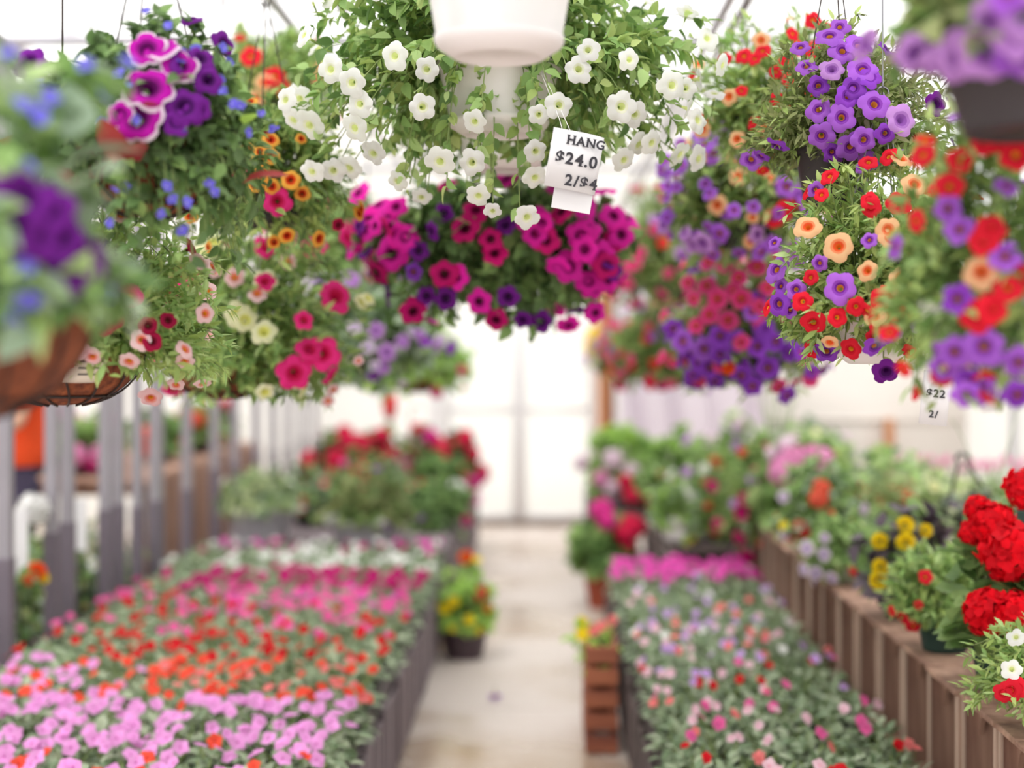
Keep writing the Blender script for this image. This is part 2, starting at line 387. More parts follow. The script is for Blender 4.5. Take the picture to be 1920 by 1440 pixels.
# ------------------------------------------------------------------ plants
class Shape:
    """the mass of a plant about its pot rim: an ellipsoid with its own reach up and down"""
    def __init__(s, a, up, down, ay=None, r0=.1, off=(0, 0), gap=0.):
        s.ax, s.ay, s.up, s.down, s.r0, s.off, s.gap = a, ay or a * .9, up, down, r0, off, gap
    def point(s, d, k):
        z = d[:, 2:3] * np.where(d[:, 2:3] > 0, s.up, s.down)
        xy = d[:, :2] * np.array((s.ax, s.ay))
        rr = np.linalg.norm(xy, axis=1, keepdims=True)
        lo = np.where(d[:, 2:3] < 0, s.r0 * 1.25, 0)
        xy = xy * np.maximum(1, lo / (rr + 1e-6)) + np.array(s.off)
        return np.concatenate([xy, z], 1) * np.asarray(k).reshape(-1, 1)
    def dirs(s, g, n, front=.0, low=-1., gap=True):
        out = []
        while len(out) < n:
            ph = g.uniform(0, 2 * PI); ct = g.uniform(low, 1)
            if front and g.uniform() < front and math.sin(ph) > .1: continue
            if gap and s.gap and math.sin(ph) < -.55 and ct < .35 and g.uniform() < s.gap: continue
            q = math.sqrt(1 - ct * ct); out.append((q * math.cos(ph), q * math.sin(ph), ct))
        return np.array(out)
def bez(P0, P1, P2, t):
    t = t[..., None]
    return (1 - t) ** 2 * P0 + 2 * t * (1 - t) * P1 + t * t * P2
def foliage(g, S, leaf, mats, n, per, size, tips=None, fill=.25, low=-1., stem_r=.0016, t0=.25, arch=.3):
    d = S.dirs(g, n, low=low)
    P2 = S.point(d, g.uniform(.62, 1.04, n))
    if tips is not None and len(tips): P2 = np.concatenate([P2, tips])
    n = len(P2)
    az = np.arctan2(P2[:, 1] - S.off[1], P2[:, 0] - S.off[0]); r = S.r0 * .85 * np.sqrt(g.uniform(.05, 1, n))
    P0 = np.stack([r * np.cos(az), r * np.sin(az), np.full(n, -.01)], 1)
    P1 = P0 * .4 + P2 * .6; P1[:, 2] = np.maximum(P0[:, 2], P2[:, 2]) + arch * S.up * g.uniform(.2, 1.1, n)
    t = np.sort(g.uniform(t0, 1.02, (n, per)), axis=1)
    pos = bez(P0[:, None], P1[:, None], P2[:, None], t).reshape(-1, 3)
    tan = unit((2 * (1 - t)[..., None] * (P1 - P0)[:, None] + 2 * t[..., None] * (P2 - P1)[:, None]).reshape(-1, 3))
    if fill:
        k = int(len(pos) * fill); dd = S.dirs(g, k, low=low); q = S.point(dd, g.uniform(.35, .85, k))
        q = q[np.linalg.norm(q[:, :2], axis=1) > np.where(q[:, 2] < 0, S.r0 * 1.15, 0)]
        pos = np.concatenate([pos, q]); tan = np.concatenate([tan, unit(g.normal(0, 1, q.shape))])
    k = len(pos)
    perp = g.normal(0, 1, (k, 3)); perp -= tan * (perp * tan).sum(1, keepdims=True); perp = unit(perp)
    out = unit(pos * np.array((1, 1, .6)) + np.array((0, 0, .03)))
    y = unit(tan * .55 + perp * .9 + out * .35 + np.array((0, 0, -.1)))
    zh = unit(out * .8 + np.array((0, 0, .75)) + g.normal(0, .35, (k, 3)))
    sc_ = size * g.uniform(.6, 1.25, k)
    ms = mats if isinstance(mats, list) else [mats]
    T = LEAF[leaf]
    ch = [inst(T, pos, frames(y, zh), sc_, g.integers(0, len(ms), k))]
    # stems
    tt = np.linspace(0, 1, 6); Q = bez(P0[:, None], P1[:, None], P2[:, None], np.tile(tt, (n, 1)))
    off = np.array([(math.cos(a), math.sin(a), 0) for a in (0, 2.094, 4.189)]) * stem_r
    V = (Q[:, :, None, :] + off[None, None]).reshape(-1, 3)
    base = np.array([(i * 3 + j, i * 3 + (j + 1) % 3, (i + 1) * 3 + (j + 1) % 3, (i + 1) * 3 + j) for i in range(5) for j in range(3)])
    ch.append(quads(V, (base[None] + (np.arange(n) * 18)[:, None, None]).reshape(-1, 4), len(ms)))
    return ch, ms + [LM['stem']]
def pix_on(S, origin, px, py):
    """where the sight line through a bloom of the photograph meets the plant's mass"""
    o = np.array((0, 0, CAM_H)) - np.array(origin) - np.array((S.off[0], S.off[1], 0)); d = np.array(((px - VX) / F_PX, 1., -(py - VY) / F_PX))
    zc = o[2] + d[2] * (-o[1])
    r = np.array((S.ax, S.ay, S.up if zc > 0 else S.down)) * 1.03
    oo, dd = o / r, d / r
    A, B, C = dd @ dd, oo @ dd, oo @ oo - 1
    t = (-B - math.sqrt(B * B - A * C)) / A if B * B - A * C > 0 else -B / A
    p = o + d * t + np.array((S.off[0], S.off[1], 0))
    if p[2] < 0:
        h = np.linalg.norm(p[:2])
        if h < S.r0 * 1.2: p[1] = -math.sqrt(max(0, (S.r0 * 1.25) ** 2 - p[0] ** 2))
    return p
def face(p, S, g, jit=.35, cam=.5, up=.15):
    nrm = unit(np.array((p[0] / S.ax ** 2, p[1] / S.ay ** 2, p[2] / (S.up if p[2] > 0 else S.down) ** 2)))
    return unit(nrm + np.array((0, -cam, up)) + g.normal(0, jit, 3))
def bloom(parent, S, g, flowers, origin, fixed=(), fscale=1., low=-.85, label=True, front=.85, cam=.5, rim=0., reach=(.95, 1.1)):
    tips = []; cnt = 0
    lab = label and (len(flowers) + len({f[2] for f in fixed}) > 1)
    for f in fixed:
        if cnt >= 100: break
        p = pix_on(S, origin, f[0], f[1]); cnt += 1; fd = face(p, S, g, .22, .75); fs = (f[3] if len(f) > 3 else 1.) * fscale * g.uniform(.93, 1.07)
        add_flower(f[2], parent, p + np.array((0, 0, rim)), fd, fs, lab); tips.append(p - fd * FL[f[2]][3] * fs * 1.9)
    for kind, n in flowers:
        d = S.dirs(g, n, front=front, low=low)
        P = S.point(d, g.uniform(reach[0], reach[1], n))
        for p in P:
            if cnt >= 100: break
            cnt += 1; fd = face(p, S, g, .45, cam); fs = fscale * g.uniform(.75, 1.1)
            add_flower(kind, parent, p + np.array((0, 0, rim)), fd, fs, lab); tips.append(p - fd * FL[kind][3] * fs * 1.9)
    return np.array(tips) if tips else None

# pots --------------------------------------------------------------
coco = plain('coconut_fibre', (150, 84, 52), .95, noise=.45, scale=60, bump=.9, c2=(84, 40, 28), stretch=(1, 1, .35))
white_pl = plain('white_plastic', (236, 230, 232), .4)
black_pl = plain('black_plastic', (52, 46, 50), .45)
dark_green_pl = plain('dark_green_plastic', (40, 62, 56), .45)
grey_pl = plain('grey_plastic', (186, 184, 192), .5)
plum_pl = plain('dark_plum_plastic', (74, 58, 66), .4)
terracotta = plain('terracotta', (190, 92, 66), .8, noise=.2, scale=9)
wire_m = plain('dark_wire', (58, 48, 46), .5, .6)
steel_m = plain('galvanised_wire', (150, 150, 155), .4, .8)
soil_m = plain('potting_soil', (62, 46, 38), 1., noise=.4, scale=80, bump=.8)
POTMAT = dict(white=white_pl, black=black_pl, green=dark_green_pl, grey=grey_pl, plum=plum_pl, terracotta=terracotta)
def pot_parts(parent, kind, r, h, z0=0., lip=.014):
    """pot whose foot stands at z0 in the parent's space"""
    if kind == 'coco':
        prof = [(r * .02, z0)] + [(r * math.sin(a * PI / 2) ** .8 * (1 if a < 1 else 1), z0 + h * (1 - math.cos(a * PI / 2)) ** .9) for a in np.linspace(.12, 1, 9)] + [(r * 1.01, z0 + h + .008), (r * .94, z0 + h + .006), (r * .93, z0 + h - .02)]
        part('coco_liner', [lathe(prof, 40)], coco, parent)
        w = []
        for k in range(14):
            a = 2 * PI * k / 14
            pts = []
            for q in np.linspace(.1, 1, 10):
                rr = r * math.sin(q * PI / 2) ** .8 + .004; aa = a + .35 * (1 - q)
                pts.append((rr * math.cos(aa), rr * math.sin(aa), z0 + h * (1 - math.cos(q * PI / 2)) ** .9 - .002))
            w.append(tube(pts, .0022, 5))
        for q in (.32, 1.):
            rr = r * math.sin(q * PI / 2) ** .8 + .005; zz = z0 + h * (1 - math.cos(q * PI / 2)) ** .9
            w.append(tube([(rr * math.cos(b), rr * math.sin(b), zz) for b in np.linspace(0, 2 * PI, 41)], .0028, 5))
        part('wire_frame', w, wire_m, parent)
        part('soil', [lathe([(r * .92, z0 + h - .012), (r * .5, z0 + h - .004), (.002, z0 + h)], 24)], soil_m, parent)
        return
    taper = dict(white=.8, black=.74, green=.76, grey=.78, plum=.74, terracotta=.66).get(kind, .75)
    rb = r * taper
    lo = [(.002, z0 + .004), (rb * .86, z0 + .004), (rb * .88, z0), (rb * .97, z0), (rb, z0 + .008)]
    if kind == 'white': lo = [(.002, z0 + .004), (rb * .6, z0 + .004), (rb * .64, z0), (rb * .72, z0 + .001), (rb * .98, z0 + .018), (rb * 1.03, z0 + .026), (rb * 1.03, z0 + .034), (rb, z0 + .036)]
    hi = [(rb + (r - rb) * .82, z0 + h - lip * 2.4), (r * 1.0, z0 + h - lip * 2.2), (r * 1.03, z0 + h - lip * 2), (r * 1.04, z0 + h - .003), (r * 1.02, z0 + h), (r * .97, z0 + h), (r * .95, z0 + h - .03)]
    part('pot', [lathe(lo + hi, 48, 0, .02 if kind == 'green' else 0., 24)], POTMAT[kind], parent)
    part('soil', [lathe([(r * .955, z0 + h - .022), (r * .5, z0 + h - .016), (.002, z0 + h - .012)], 20)], soil_m, parent)

def hanger(parent, r, zr, top, mat, gather=.42):
    """three wires from the rim to a ring and one hook up to the rail (local heights)"""
    zj = min(zr + gather, top - .06)
    ch = []
    for k in range(3):
        a = 2 * PI * k / 3 + .6
        ch.append(tube([(r * math.cos(a), r * math.sin(a), zr - .006), (r * .5 * math.cos(a), r * .5 * math.sin(a), (zr + zj) / 2), (.004 * math.cos(a), .004 * math.sin(a), zj)], .0017, 5))
    ch.append(tube([(.012 * math.cos(b), 0, zj + .012 * math.sin(b)) for b in np.linspace(0, 2 * PI, 13)], .002, 5))
    ch.append(tube([(0, 0, zj + .01), (0, 0, top - .03)], .002, 5))
    hook = [(0, 0, top - .03)] + [(.0215 * math.cos(b) * 1., 0, top + .0215 * math.sin(b) + .0) for b in np.linspace(-PI / 2 - .3, PI, 12)]
    ch.append(tube(hook, .0026, 5))
    part('hanger', ch, mat, parent)

RAIL_Z = 2.62
seed_ = [100]
def plant(label, rim, pot, r, h, S, leaf, lm, nst, per, size, flowers, fixed=(), fscale=1., group='hanging baskets of flowers', fill=.25, hang=True, extra=None, low=-1., rail=RAIL_Z, arch=.3, cam=.5, stem_r=.0016, reach=(.95, 1.1), name='hanging_basket', cat='hanging basket'):
    """rim: world position of the centre of the pot's rim"""
    seed_[0] += 1; g = np.random.default_rng(seed_[0])
    rim = Vector(rim); base = rim - Vector((0, 0, h))
    t = thing(name, label, cat, base, 0, group)
    pot_parts(t, pot, r, h)
    S.r0 = r
    tips = bloom(t, S, g, flowers, rim, fixed, fscale, rim=h, cam=cam, reach=reach)
    lms = [LM[k] for k in lm] if isinstance(lm, (list, tuple)) else LM[lm]
    ch, ms = foliage(g, S, leaf, lms, nst, per, size, tips, fill, low, arch=arch, stem_r=stem_r)
    if extra:
        for (lf, mk, k, sz, band) in extra:
            d = S.dirs(g, k, front=.7, low=band[0]); d[:, 2] = np.clip(d[:, 2], band[0], band[1]); d = unit(d); P = S.point(d, g.uniform(.92, 1.05, k))
            yv = unit(P * np.array((1, 1, .2)) + np.array((0, 0, .1)) + g.normal(0, .12, P.shape) * .6)
            ch.append(inst(LEAF[lf], P - yv * sz * .4, frames(yv, unit(np.array((0, -.35, 1.)) + g.normal(0, .25, P.shape))), sz * g.uniform(.75, 1.2, k), np.full(k, len(ms))))
            ms = ms + [LM[mk]]
    f = part('foliage', [(c[0] + np.array((0, 0, h)), c[1], c[2]) for c in ch], ms, t)
    if hang: hanger(t, r * (1. if pot == 'coco' else 1.02), h, rail - base.z, wire_m if pot in ('coco', 'black') else steel_m)
    return t
hanging_basket = plant
def potted(label, X, Y, base, pot, r, h, S, leaf, lm, nst, per, size, flowers, fixed=(), group=None, **kw):
    return plant(label, (X, Y, base + h), pot, r, h, S, leaf, lm, nst, per, size, flowers, fixed, group=group, hang=False, name=kw.pop('name', 'potted_plant'), cat=kw.pop('cat', 'potted plant'), **kw)

# ================================================================== the greenhouse
XL, XR, YB, YF = -4.6, 3.0, 12.0, -3.0
concrete_m, nt, out = new_mat('wet_concrete')
tc = N(nt, 'ShaderNodeTexCoord'); n1 = N(nt, 'ShaderNodeTexNoise'); n1.inputs['Scale'].default_value = 1.1; n1.inputs['Detail'].default_value = 4
n2 = N(nt, 'ShaderNodeTexNoise'); n2.inputs['Scale'].default_value = 24; n2.inputs['Detail'].default_value = 8
L(nt, tc.outputs['Object'], n1.inputs['Vector']); L(nt, tc.outputs['Object'], n2.inputs['Vector'])
r1 = N(nt, 'ShaderNodeValToRGB'); e = r1.color_ramp.elements; e[0].position = .33; e[0].color = lin((176, 152, 126)); e[1].position = .56; e[1].color = lin((226, 217, 211))
r2 = N(nt, 'ShaderNodeValToRGB'); e = r2.color_ramp.elements; e[0].color = lin((200, 192, 186)); e[1].color = lin((236, 230, 226))
mxc = N(nt, 'ShaderNodeMix', data_type='RGBA', blend_type='MULTIPLY'); mxc.inputs[0].default_value = .5
L(nt, n1.outputs['Fac'], r1.inputs[0]); L(nt, n2.outputs['Fac'], r2.inputs[0]); L(nt, r1.outputs[0], mxc.inputs[6]); L(nt, r2.outputs[0], mxc.inputs[7])
p = N(nt, 'ShaderNodeBsdfPrincipled'); L(nt, mxc.outputs[2], p.inputs['Base Color'])
rr = N(nt, 'ShaderNodeMapRange'); rr.inputs[1].default_value = .35; rr.inputs[2].default_value = .6; rr.inputs[3].default_value = .12; rr.inputs[4].default_value = .55
L(nt, n1.outputs['Fac'], rr.inputs[0]); L(nt, rr.outputs[0], p.inputs['Roughness'])
bp = N(nt, 'ShaderNodeBump'); bp.inputs['Strength'].default_value = .15; bp.inputs['Distance'].default_value = .01; L(nt, n2.outputs['Fac'], bp.inputs['Height']); L(nt, bp.outputs[0], p.inputs['Normal'])
L(nt, p.outputs[0], out.inputs[0])
# poured slabs with a gap between them
slabs = [box(XL - .3, XR + .3, YF, YB + .6, -.12, -.012)]
ys = [YF, -.6, 1.6, 3.9, 5.9, 7.45, 9.3, 11.0, YB + .6]
for y0, y1 in zip(ys[:-1], ys[1:]):
    for x0, x1 in ((XL - .3, -2.0), (-2.0, 1.2), (1.2, XR + .3)):
        slabs.append(board(x0 + .004, x1 - .004, y0 + .005, y1 - .005, -.05, 0, 0, .006))
struct('floor', slabs, concrete_m, 'damp beige concrete floor slabs along the aisle', 'floor')

film = film_mat('greenhouse_film', (252, 252, 250), .3)
wallfilm = film_mat('wall_film', (236, 232, 224), .04, .55)
xc, hw, eave, rise = (XL + XR) / 2, (XR - XL) / 2, 2.3, 1.5
def arch(a): return (xc - hw * math.cos(a), eave + rise * math.sin(a))
NA = 24
V, Fs = [], []
for j, y in enumerate(np.linspace(YF, YB, 31)):
    for i in range(NA + 1):
        x, z = arch(PI * i / NA); sag = .02 * abs(math.sin(y * PI / 1.87)) ; V.append((x, y, z + sag * .5))
for j in range(30):
    for i in range(NA):
        a = j * (NA + 1) + i; Fs.append((a, a + 1, a + NA + 2, a + NA + 1))
struct('ceiling', [quads(V, Fs)], film, 'arched translucent white plastic greenhouse roof', 'roof', True)
def sheet(x0, y0, x1, y1, z0, z1, nx, nz, wob):
    V, Fs = [], []
    d = Vector((y1 - y0, -(x1 - x0), 0)).normalized()
    for k in range(nz + 1):
        for i in range(nx + 1):
            u = i / nx; w = wob * (math.sin(u * nx * .9 + 1.4 * k / nz) + .5 * math.sin(u * nx * 2.3))
            V.append((x0 + (x1 - x0) * u + d.x * w, y0 + (y1 - y0) * u + d.y * w, z0 + (z1 - z0) * k / nz))
    for k in range(nz):
        for i in range(nx):
            a = k * (nx + 1) + i; Fs.append((a, a + 1, a + nx + 2, a + nx + 1))
    return quads(V, Fs)
struct('wall_left', [sheet(XL, YF, XL, YB, 0, eave, 60, 4, .008)], wallfilm, 'translucent white plastic side wall beyond the grey posts', 'wall', True)
struct('wall_right', [sheet(XR, YB, XR, YF, 0, eave, 60, 4, .008)], wallfilm, 'translucent cream plastic side wall beyond the tulips', 'wall', True)
# end wall, cut round the door
DX0, DX1, DZ = -.84, .42, 2.05
end = []
for a0 in range(NA):
    (xa, za), (xb, zb) = arch(PI * a0 / NA), arch(PI * (a0 + 1) / NA)
    end.append(quads([(xa, YB, eave), (xb, YB, eave), (xb, YB, zb), (xa, YB, za)], [(0, 1, 2, 3)]))
for x0, x1, z0, z1 in ((XL, DX0, 0, eave), (DX1, XR, 0, eave), (DX0, DX1, DZ, eave)):
    end.append(quads([(x0, YB, z0), (x1, YB, z0), (x1, YB, z1), (x0, YB, z1)], [(0, 1, 2, 3)]))
struct('wall_back', end, wallfilm, 'white plastic end wall round the door', 'wall')
panel_m = film_mat('door_panel', (242, 240, 232), .04, .65)
frame_w = plain('white_painted_frame', (232, 230, 232), .5)
d = thing('door_1', 'white translucent double door at the far end of the aisle', 'door', ((DX0 + DX1) / 2, YB, 0)); d['kind'] = 'structure'
hwid = (DX1 - DX0) / 2
for s in (-1, 1):
    xa, xb = (s * hwid, 0.) if s < 0 else (0., hwid)
    part('door_panel', [quads([(xa + .02, 0, .06), (xb - .02, 0, .06), (xb - .02, 0, DZ - .04), (xa + .02, 0, DZ - .04)], [(0, 1, 2, 3)])], panel_m, d)
    fr = [board(xa, xa + .05, -.02, .02, .03, DZ), board(xb - .05, xb, -.02, .02, .03, DZ)]
    fr += [board(xa + .05, xb - .05, -.018, .018, z, z + .045) for z in (.05, .95, DZ - .05)]
    part('door_frame', fr, frame_w, d)
part('threshold', [board(-hwid, hwid, -.06, .05, 0, .035)], plain('dark_weathered_wood', (120, 98, 82), .85, noise=.35, scale=20, stretch=(1, 1, .1)), d)
wood_orange = plain('orange_wood', (206, 142, 98), .75, noise=.2, scale=14, stretch=(1, 1, .08))
o = struct('trim_1', [board(DX1 + .03, DX1 + .12, YB - .12, YB - .02, 0, 2.6), board(DX1 + .12, DX1 + .17, YB - .10, YB - .02, 0, 2.6, 1)], [wood_orange, plain('reddish_wood', (136, 76, 60), .8, noise=.2, scale=14, stretch=(1, 1, .08))], 'orange brown wooden door post right of the far door', 'post')
o = struct('trim_2', [board(DX0 - .12, DX0 - .03, YB - .1, YB - .02, 0, 2.6)], frame_w, 'white door post left of the far door', 'post')
# roof hoops and tie bars
pipe_m = plain('galvanised_pipe', (186, 184, 192), .4, .4)
hoopY = [-1.2, .6, 2.4, 3.6, 5.25, 7.1, 9.0, 10.9]
words = ['nearest', 'second', 'third', 'fourth', 'fifth', 'sixth', 'seventh', 'farthest']
for k, y in enumerate(hoopY):
    o = part('roof_hoop', [tube([(arch(PI * i / 28)[0], y, arch(PI * i / 28)[1] - .03) for i in range(29)], .02, 8), tube([(XL + .03, y, 0), (XL + .03, y, eave)], .02, 8), tube([(XR - .03, y, 0), (XR - .03, y, eave)], .02, 8)], pipe_m)
    tag(o, 'galvanised roof hoop, %s from the open end' % words[k], 'roof hoop', 'roof hoops', 'structure')
tie_z = {5.25: 2.6}
for k, y in enumerate((5.25, 9.0)):
    o = part('tie_bar', [tube([(arch(.22)[0], y, eave + .33), (arch(PI - .22)[0], y, eave + .33)], .018, 8)], pipe_m)
    tag(o, ('grey pipe across the greenhouse above the magenta petunias', 'grey pipe across the greenhouse near the far door')[k], 'pipe', 'cross pipes', 'structure')
rails = [(-.67, 'steel rail carrying the near coconut basket and orange calibrachoa'), (-.88, 'steel rail on the side of the grey posts'), (-.09, 'steel rail above the white pots in the middle'), (.60, 'steel rail carrying the black pots'), (.66, 'steel rail carrying the red calibrachoa in the white pot')]
for x, lb in rails:
    o = part('basket_rail', [tube([(x, YF + .2, RAIL_Z + .0), (x, YB - .2, RAIL_Z + .0)], .017, 8)], pipe_m)
    tag(o, lb, 'rail', 'basket rails')
# plastic sheet with folds hung along the end wall, right of the door
plast = plain('draped_plastic', (230, 220, 230), .35, transl=.1)
V, Fs = [], []
nx, nz = 240, 18
for k in range(nz + 1):
    for i in range(nx + 1):
        u, w = i / nx, k / nz
        sl = u * 46 + (1 - w) * -5
        dy = -.14 * abs(math.sin(sl * .5)) ** .8 * (1.1 - .3 * w) + .015 * math.sin(sl * 1.3 + 1) + .02 * math.sin(sl * .17)
        V.append((.62 + 2.3 * u, YB - .2 - .06 * (1 - w) + dy, .02 + 1.95 * w + .03 * (1 + math.sin(u * 9)) * (1 - w)))
for k in range(nz):
    for i in range(nx):
        a = k * (nx + 1) + i; Fs.append((a, a + 1, a + nx + 2, a + nx + 1))
o = part('plastic_sheet', [quads(V, Fs)], plast); tag(o, 'folded white plastic sheet hanging right of the wooden door post', 'plastic sheet')
so = o.modifiers.new('thickness', 'SOLIDIFY'); so.thickness = .004
# the white board wall behind the tulips
board_m = plain('cream_board', (234, 226, 220), .6, noise=.05, scale=3)
o = part('white_board', [board(1.55, 2.95, 9.92, 9.95, .05, 1.42), board(1.55, 2.95, 9.9, 9.955, .98, 1.0, 0)], board_m); tag(o, 'cream board panel standing behind the pink tulips', 'board')
for x, lb in ((1.72, 'orange wooden stake against the cream board'),):
    o = part('wooden_stake', [board(2.36, 2.42, 9.82, 9.88, 0, 1.0)], wood_orange); tag(o, lb, 'stake')

# ================================================================== benches
grey_wood = plain('weathered_grey_wood', (150, 138, 142), .9, noise=.35, scale=16, bump=.3, c2=(96, 84, 90), stretch=(1, 1, .08))
brown_wood = plain('brown_crate_wood', (188, 152, 132), .85, noise=.3, scale=18, bump=.3, c2=(118, 86, 74), stretch=(1, 1, .1))
red_wood = plain('red_brown_wood', (172, 104, 74), .8, noise=.25, scale=18, bump=.2, c2=(122, 68, 54), stretch=(.1, .1, 1))
dark_gap = plain('dark_bench_wood', (104, 90, 88), .9, noise=.3, scale=15)
def bench(label, x0, x1, y0, y1, top, sides=('aisle',), planks=True, aisle=1, wood=grey_wood, skirt=True):
    """aisle = +1 when the aisle lies beyond x1, -1 when beyond x0"""
    t = thing('bench', label, 'bench', ((x0 + x1) / 2, (y0 + y1) / 2, 0), 0, 'plant benches')
    cx, cy = (x0 + x1) / 2, (y0 + y1) / 2; X0, X1, Y0, Y1 = x0 - cx, x1 - cx, y0 - cy, y1 - cy
    n = max(2, int((x1 - x0) / .14)); w = (x1 - x0) / n
    part('bench_top', [board(X0 + i * w + .004, X0 + (i + 1) * w - .004, Y0, Y1, top - .025, top) for i in range(n)], wood, t, False)
    for y in np.arange(Y0 + .1, Y1, 1.): part('bearer', [board(X0 + .03, X1 - .03, y - .03, y + .03, top - .095, top - .025)], wood, t, False)
    for x in (X0 + .03, X1 - .09):
        for y in np.linspace(Y0 + .05, Y1 - .11, max(2, int((y1 - y0) / 1.5))):
            part('leg', [board(x, x + .06, y, y + .06, 0, top - .095)], wood, t, False)
    if skirt:
        xs = X1 if aisle > 0 else X0
        pl = []; y = Y0; g = random.Random(int(y0 * 10)); 
        while y < Y1 - .05:
            w = g.uniform(.08, .13); dz = g.uniform(-.02, .02); o_ = g.uniform(0, .006)
            a, b = (xs + .002 + o_, xs + .018 + o_) if aisle > 0 else (xs - .018 - o_, xs - .002 - o_)
            pl.append(board(a, b, y, min(y + w, Y1), .02 + abs(dz), top - .01 + dz)); y += w + g.uniform(.012, .05)
        part('side_boards', pl, wood, t, False)
        part('rail', [board(*((xs - .03, xs - .001) if aisle > 0 else (xs + .001, xs + .03)), Y0 + .02, Y1 - .02, top - .12, top - .07)], dark_gap, t, False)
    return t
BL, BR = .33, .315
bench('long weathered grey bench carrying the impatiens trays by the grey posts', -1.80, -.53, 2.9, 7.46, BL)
bench('dark wooden bench carrying the impatiens trays in front of the crates', .32, .955, 2.9, 6.95, BR, aisle=-1, wood=dark_gap)
bench('low grey bench with the planter bowl and geraniums near the far door', -1.80, -.52, 7.5, 10.9, .43)
bench('far bench under the pale pink geraniums right of the door', .32, 2.0, 8.55, 10.4, .5, aisle=-1, wood=dark_gap)
bench('short bench behind the pink impatiens with mixed flower pots', .62, 1.9, 7.05, 8.45, .5, aisle=-1, wood=dark_gap)
bench('display bench behind the wooden crates', 1.33, 2.1, 2.6, 6.9, .66, aisle=-1, wood=brown_wood, skirt=False)
bench('brown bench of red and pink flowers beyond the grey posts', -3.3, -2.15, 7.7, 10.8, .78, wood=brown_wood)

# ================================================================== trays of impatiens
tray_m = black_pl
def tray_mesh():
    w, l, h = .118, .248, .06
    ch = [box(-w, w, -l, l, 0, .004)]
    for s in (-1, 1):
        ch.append(board(s * w - .004, s * w + .004, -l, l, 0, h, 0, .001)); ch.append(board(-w, w, s * l - .004, s * l + .004, 0, h, 0, .001))
        ch.append(board(*sorted((s * w, s * (w + .008))), -l - .008, l + .008, h - .006, h, 0, .001)); ch.append(board(-w - .008, w + .008, *sorted((s * l, s * (l + .008))), h - .006, h, 0, .001))
    for i in range(1, 4): ch.append(box(-w, w, -l + i * l / 2 - .003, -l + i * l / 2 + .003, 0, h - .008))
    ch.append(box(-.003, .003, -l, l, 0, h - .008))
    ch.append(box(-w + .004, w - .004, -l + .004, l - .004, .004, h - .014, 1))
    return make_mesh('tray', ch, [tray_m, soil_m], False)
TRAY = tray_mesh()
def tray_foliage(seed, fuller=1.):
    g = np.random.default_rng(seed)
    pos, yv, zh, sz = [], [], [], []
    for i in range(-2, 2):
        for j in (-1, 1):
            c = np.array((j * .06, (i + .5) * .124, .05))
            S = Shape(.088, .09, .02, .088, .03); k = int(46 * fuller)
            dd = S.dirs(g, k, low=-.1); P = S.point(dd, g.uniform(.55, 1.1, k)) + np.array((g.normal(0, .008), g.normal(0, .008), g.normal(0, .008)))
            out = unit(dd * np.array((1, 1, .25)) + g.normal(0, .3, dd.shape))
            pos.append(P + c - out * .018); yv.append(out); zh.append(unit(dd * .5 + np.array((0, 0, 1.)) + g.normal(0, .2, dd.shape))); sz.append(g.uniform(.034, .056, k))
    ch = [inst(LEAF['imp'], np.concatenate(pos), frames(np.concatenate(yv), np.concatenate(zh)), np.concatenate(sz))]
    for i in range(-2, 2):
        for j in (-1, 1):
            for q in range(5):
                a = g.uniform(0, 6.28); ch.append(tube([(j * .06, (i + .5) * .124, .045), (j * .06 + .03 * math.cos(a), (i + .5) * .124 + .03 * math.sin(a), .09), (j * .06 + .055 * math.cos(a), (i + .5) * .124 + .055 * math.sin(a), .125)], .0025, 4, 1))
    return make_mesh('foliage', ch, [LM['imp'], LM['stem']])
TF = [tray_foliage(900 + k) for k in range(5)]
def flower_tray(x, y, z, label, group, blooms, n, g, scale=1.):
    t = thing('flower_tray', label, 'flower tray', (x, y, z), 0, group)
    link('tray', TRAY, t)
    f = link('foliage', TF[int(g.integers(len(TF)))], t)
    if g.uniform() < .5: f.rotation_euler = (0, 0, PI)
    mixed = len(blooms) > 1
    for k in range(n):
        kind = blooms[int(g.integers(len(blooms)))]
        px, py = g.uniform(-.135, .135), g.uniform(-.27, .27)
        hz = .05 + .105 * math.sqrt(max(.12, 1 - (max(0, abs(px) - .06) / .1) ** 2)) * g.uniform(.88, 1.12)
        add_flower(kind, t, (px, py, hz + .012), (px * 3 + g.normal(0, .3), -.55 + g.normal(0, .35), .85), scale * g.uniform(.8, 1.15), mixed)
    return t
ordw = ['first', 'second', 'third', 'fourth', 'fifth']
rowsL = [('lilac and orange', ['i_lilac', 'i_lilac', 'i_lilac', 'i_orange'], 26), ('lilac pink', ['i_lilac'], 34), ('orange red', ['i_orange', 'i_orange', 'i_orange', 'i_salmon'], 27), ('scarlet', ['i_red'], 16),
         ('red and pink', ['i_red', 'i_pink', 'i_red'], 18), ('pink', ['i_pink', 'i_pink', 'i_rosy'], 24), ('magenta', ['i_magenta'], 34), ('white', ['i_white'], 17), ('green and white', ['i_white', 'i_white', 'i_rosy', 'i_magenta'], 11)]
gT = np.random.default_rng(55)
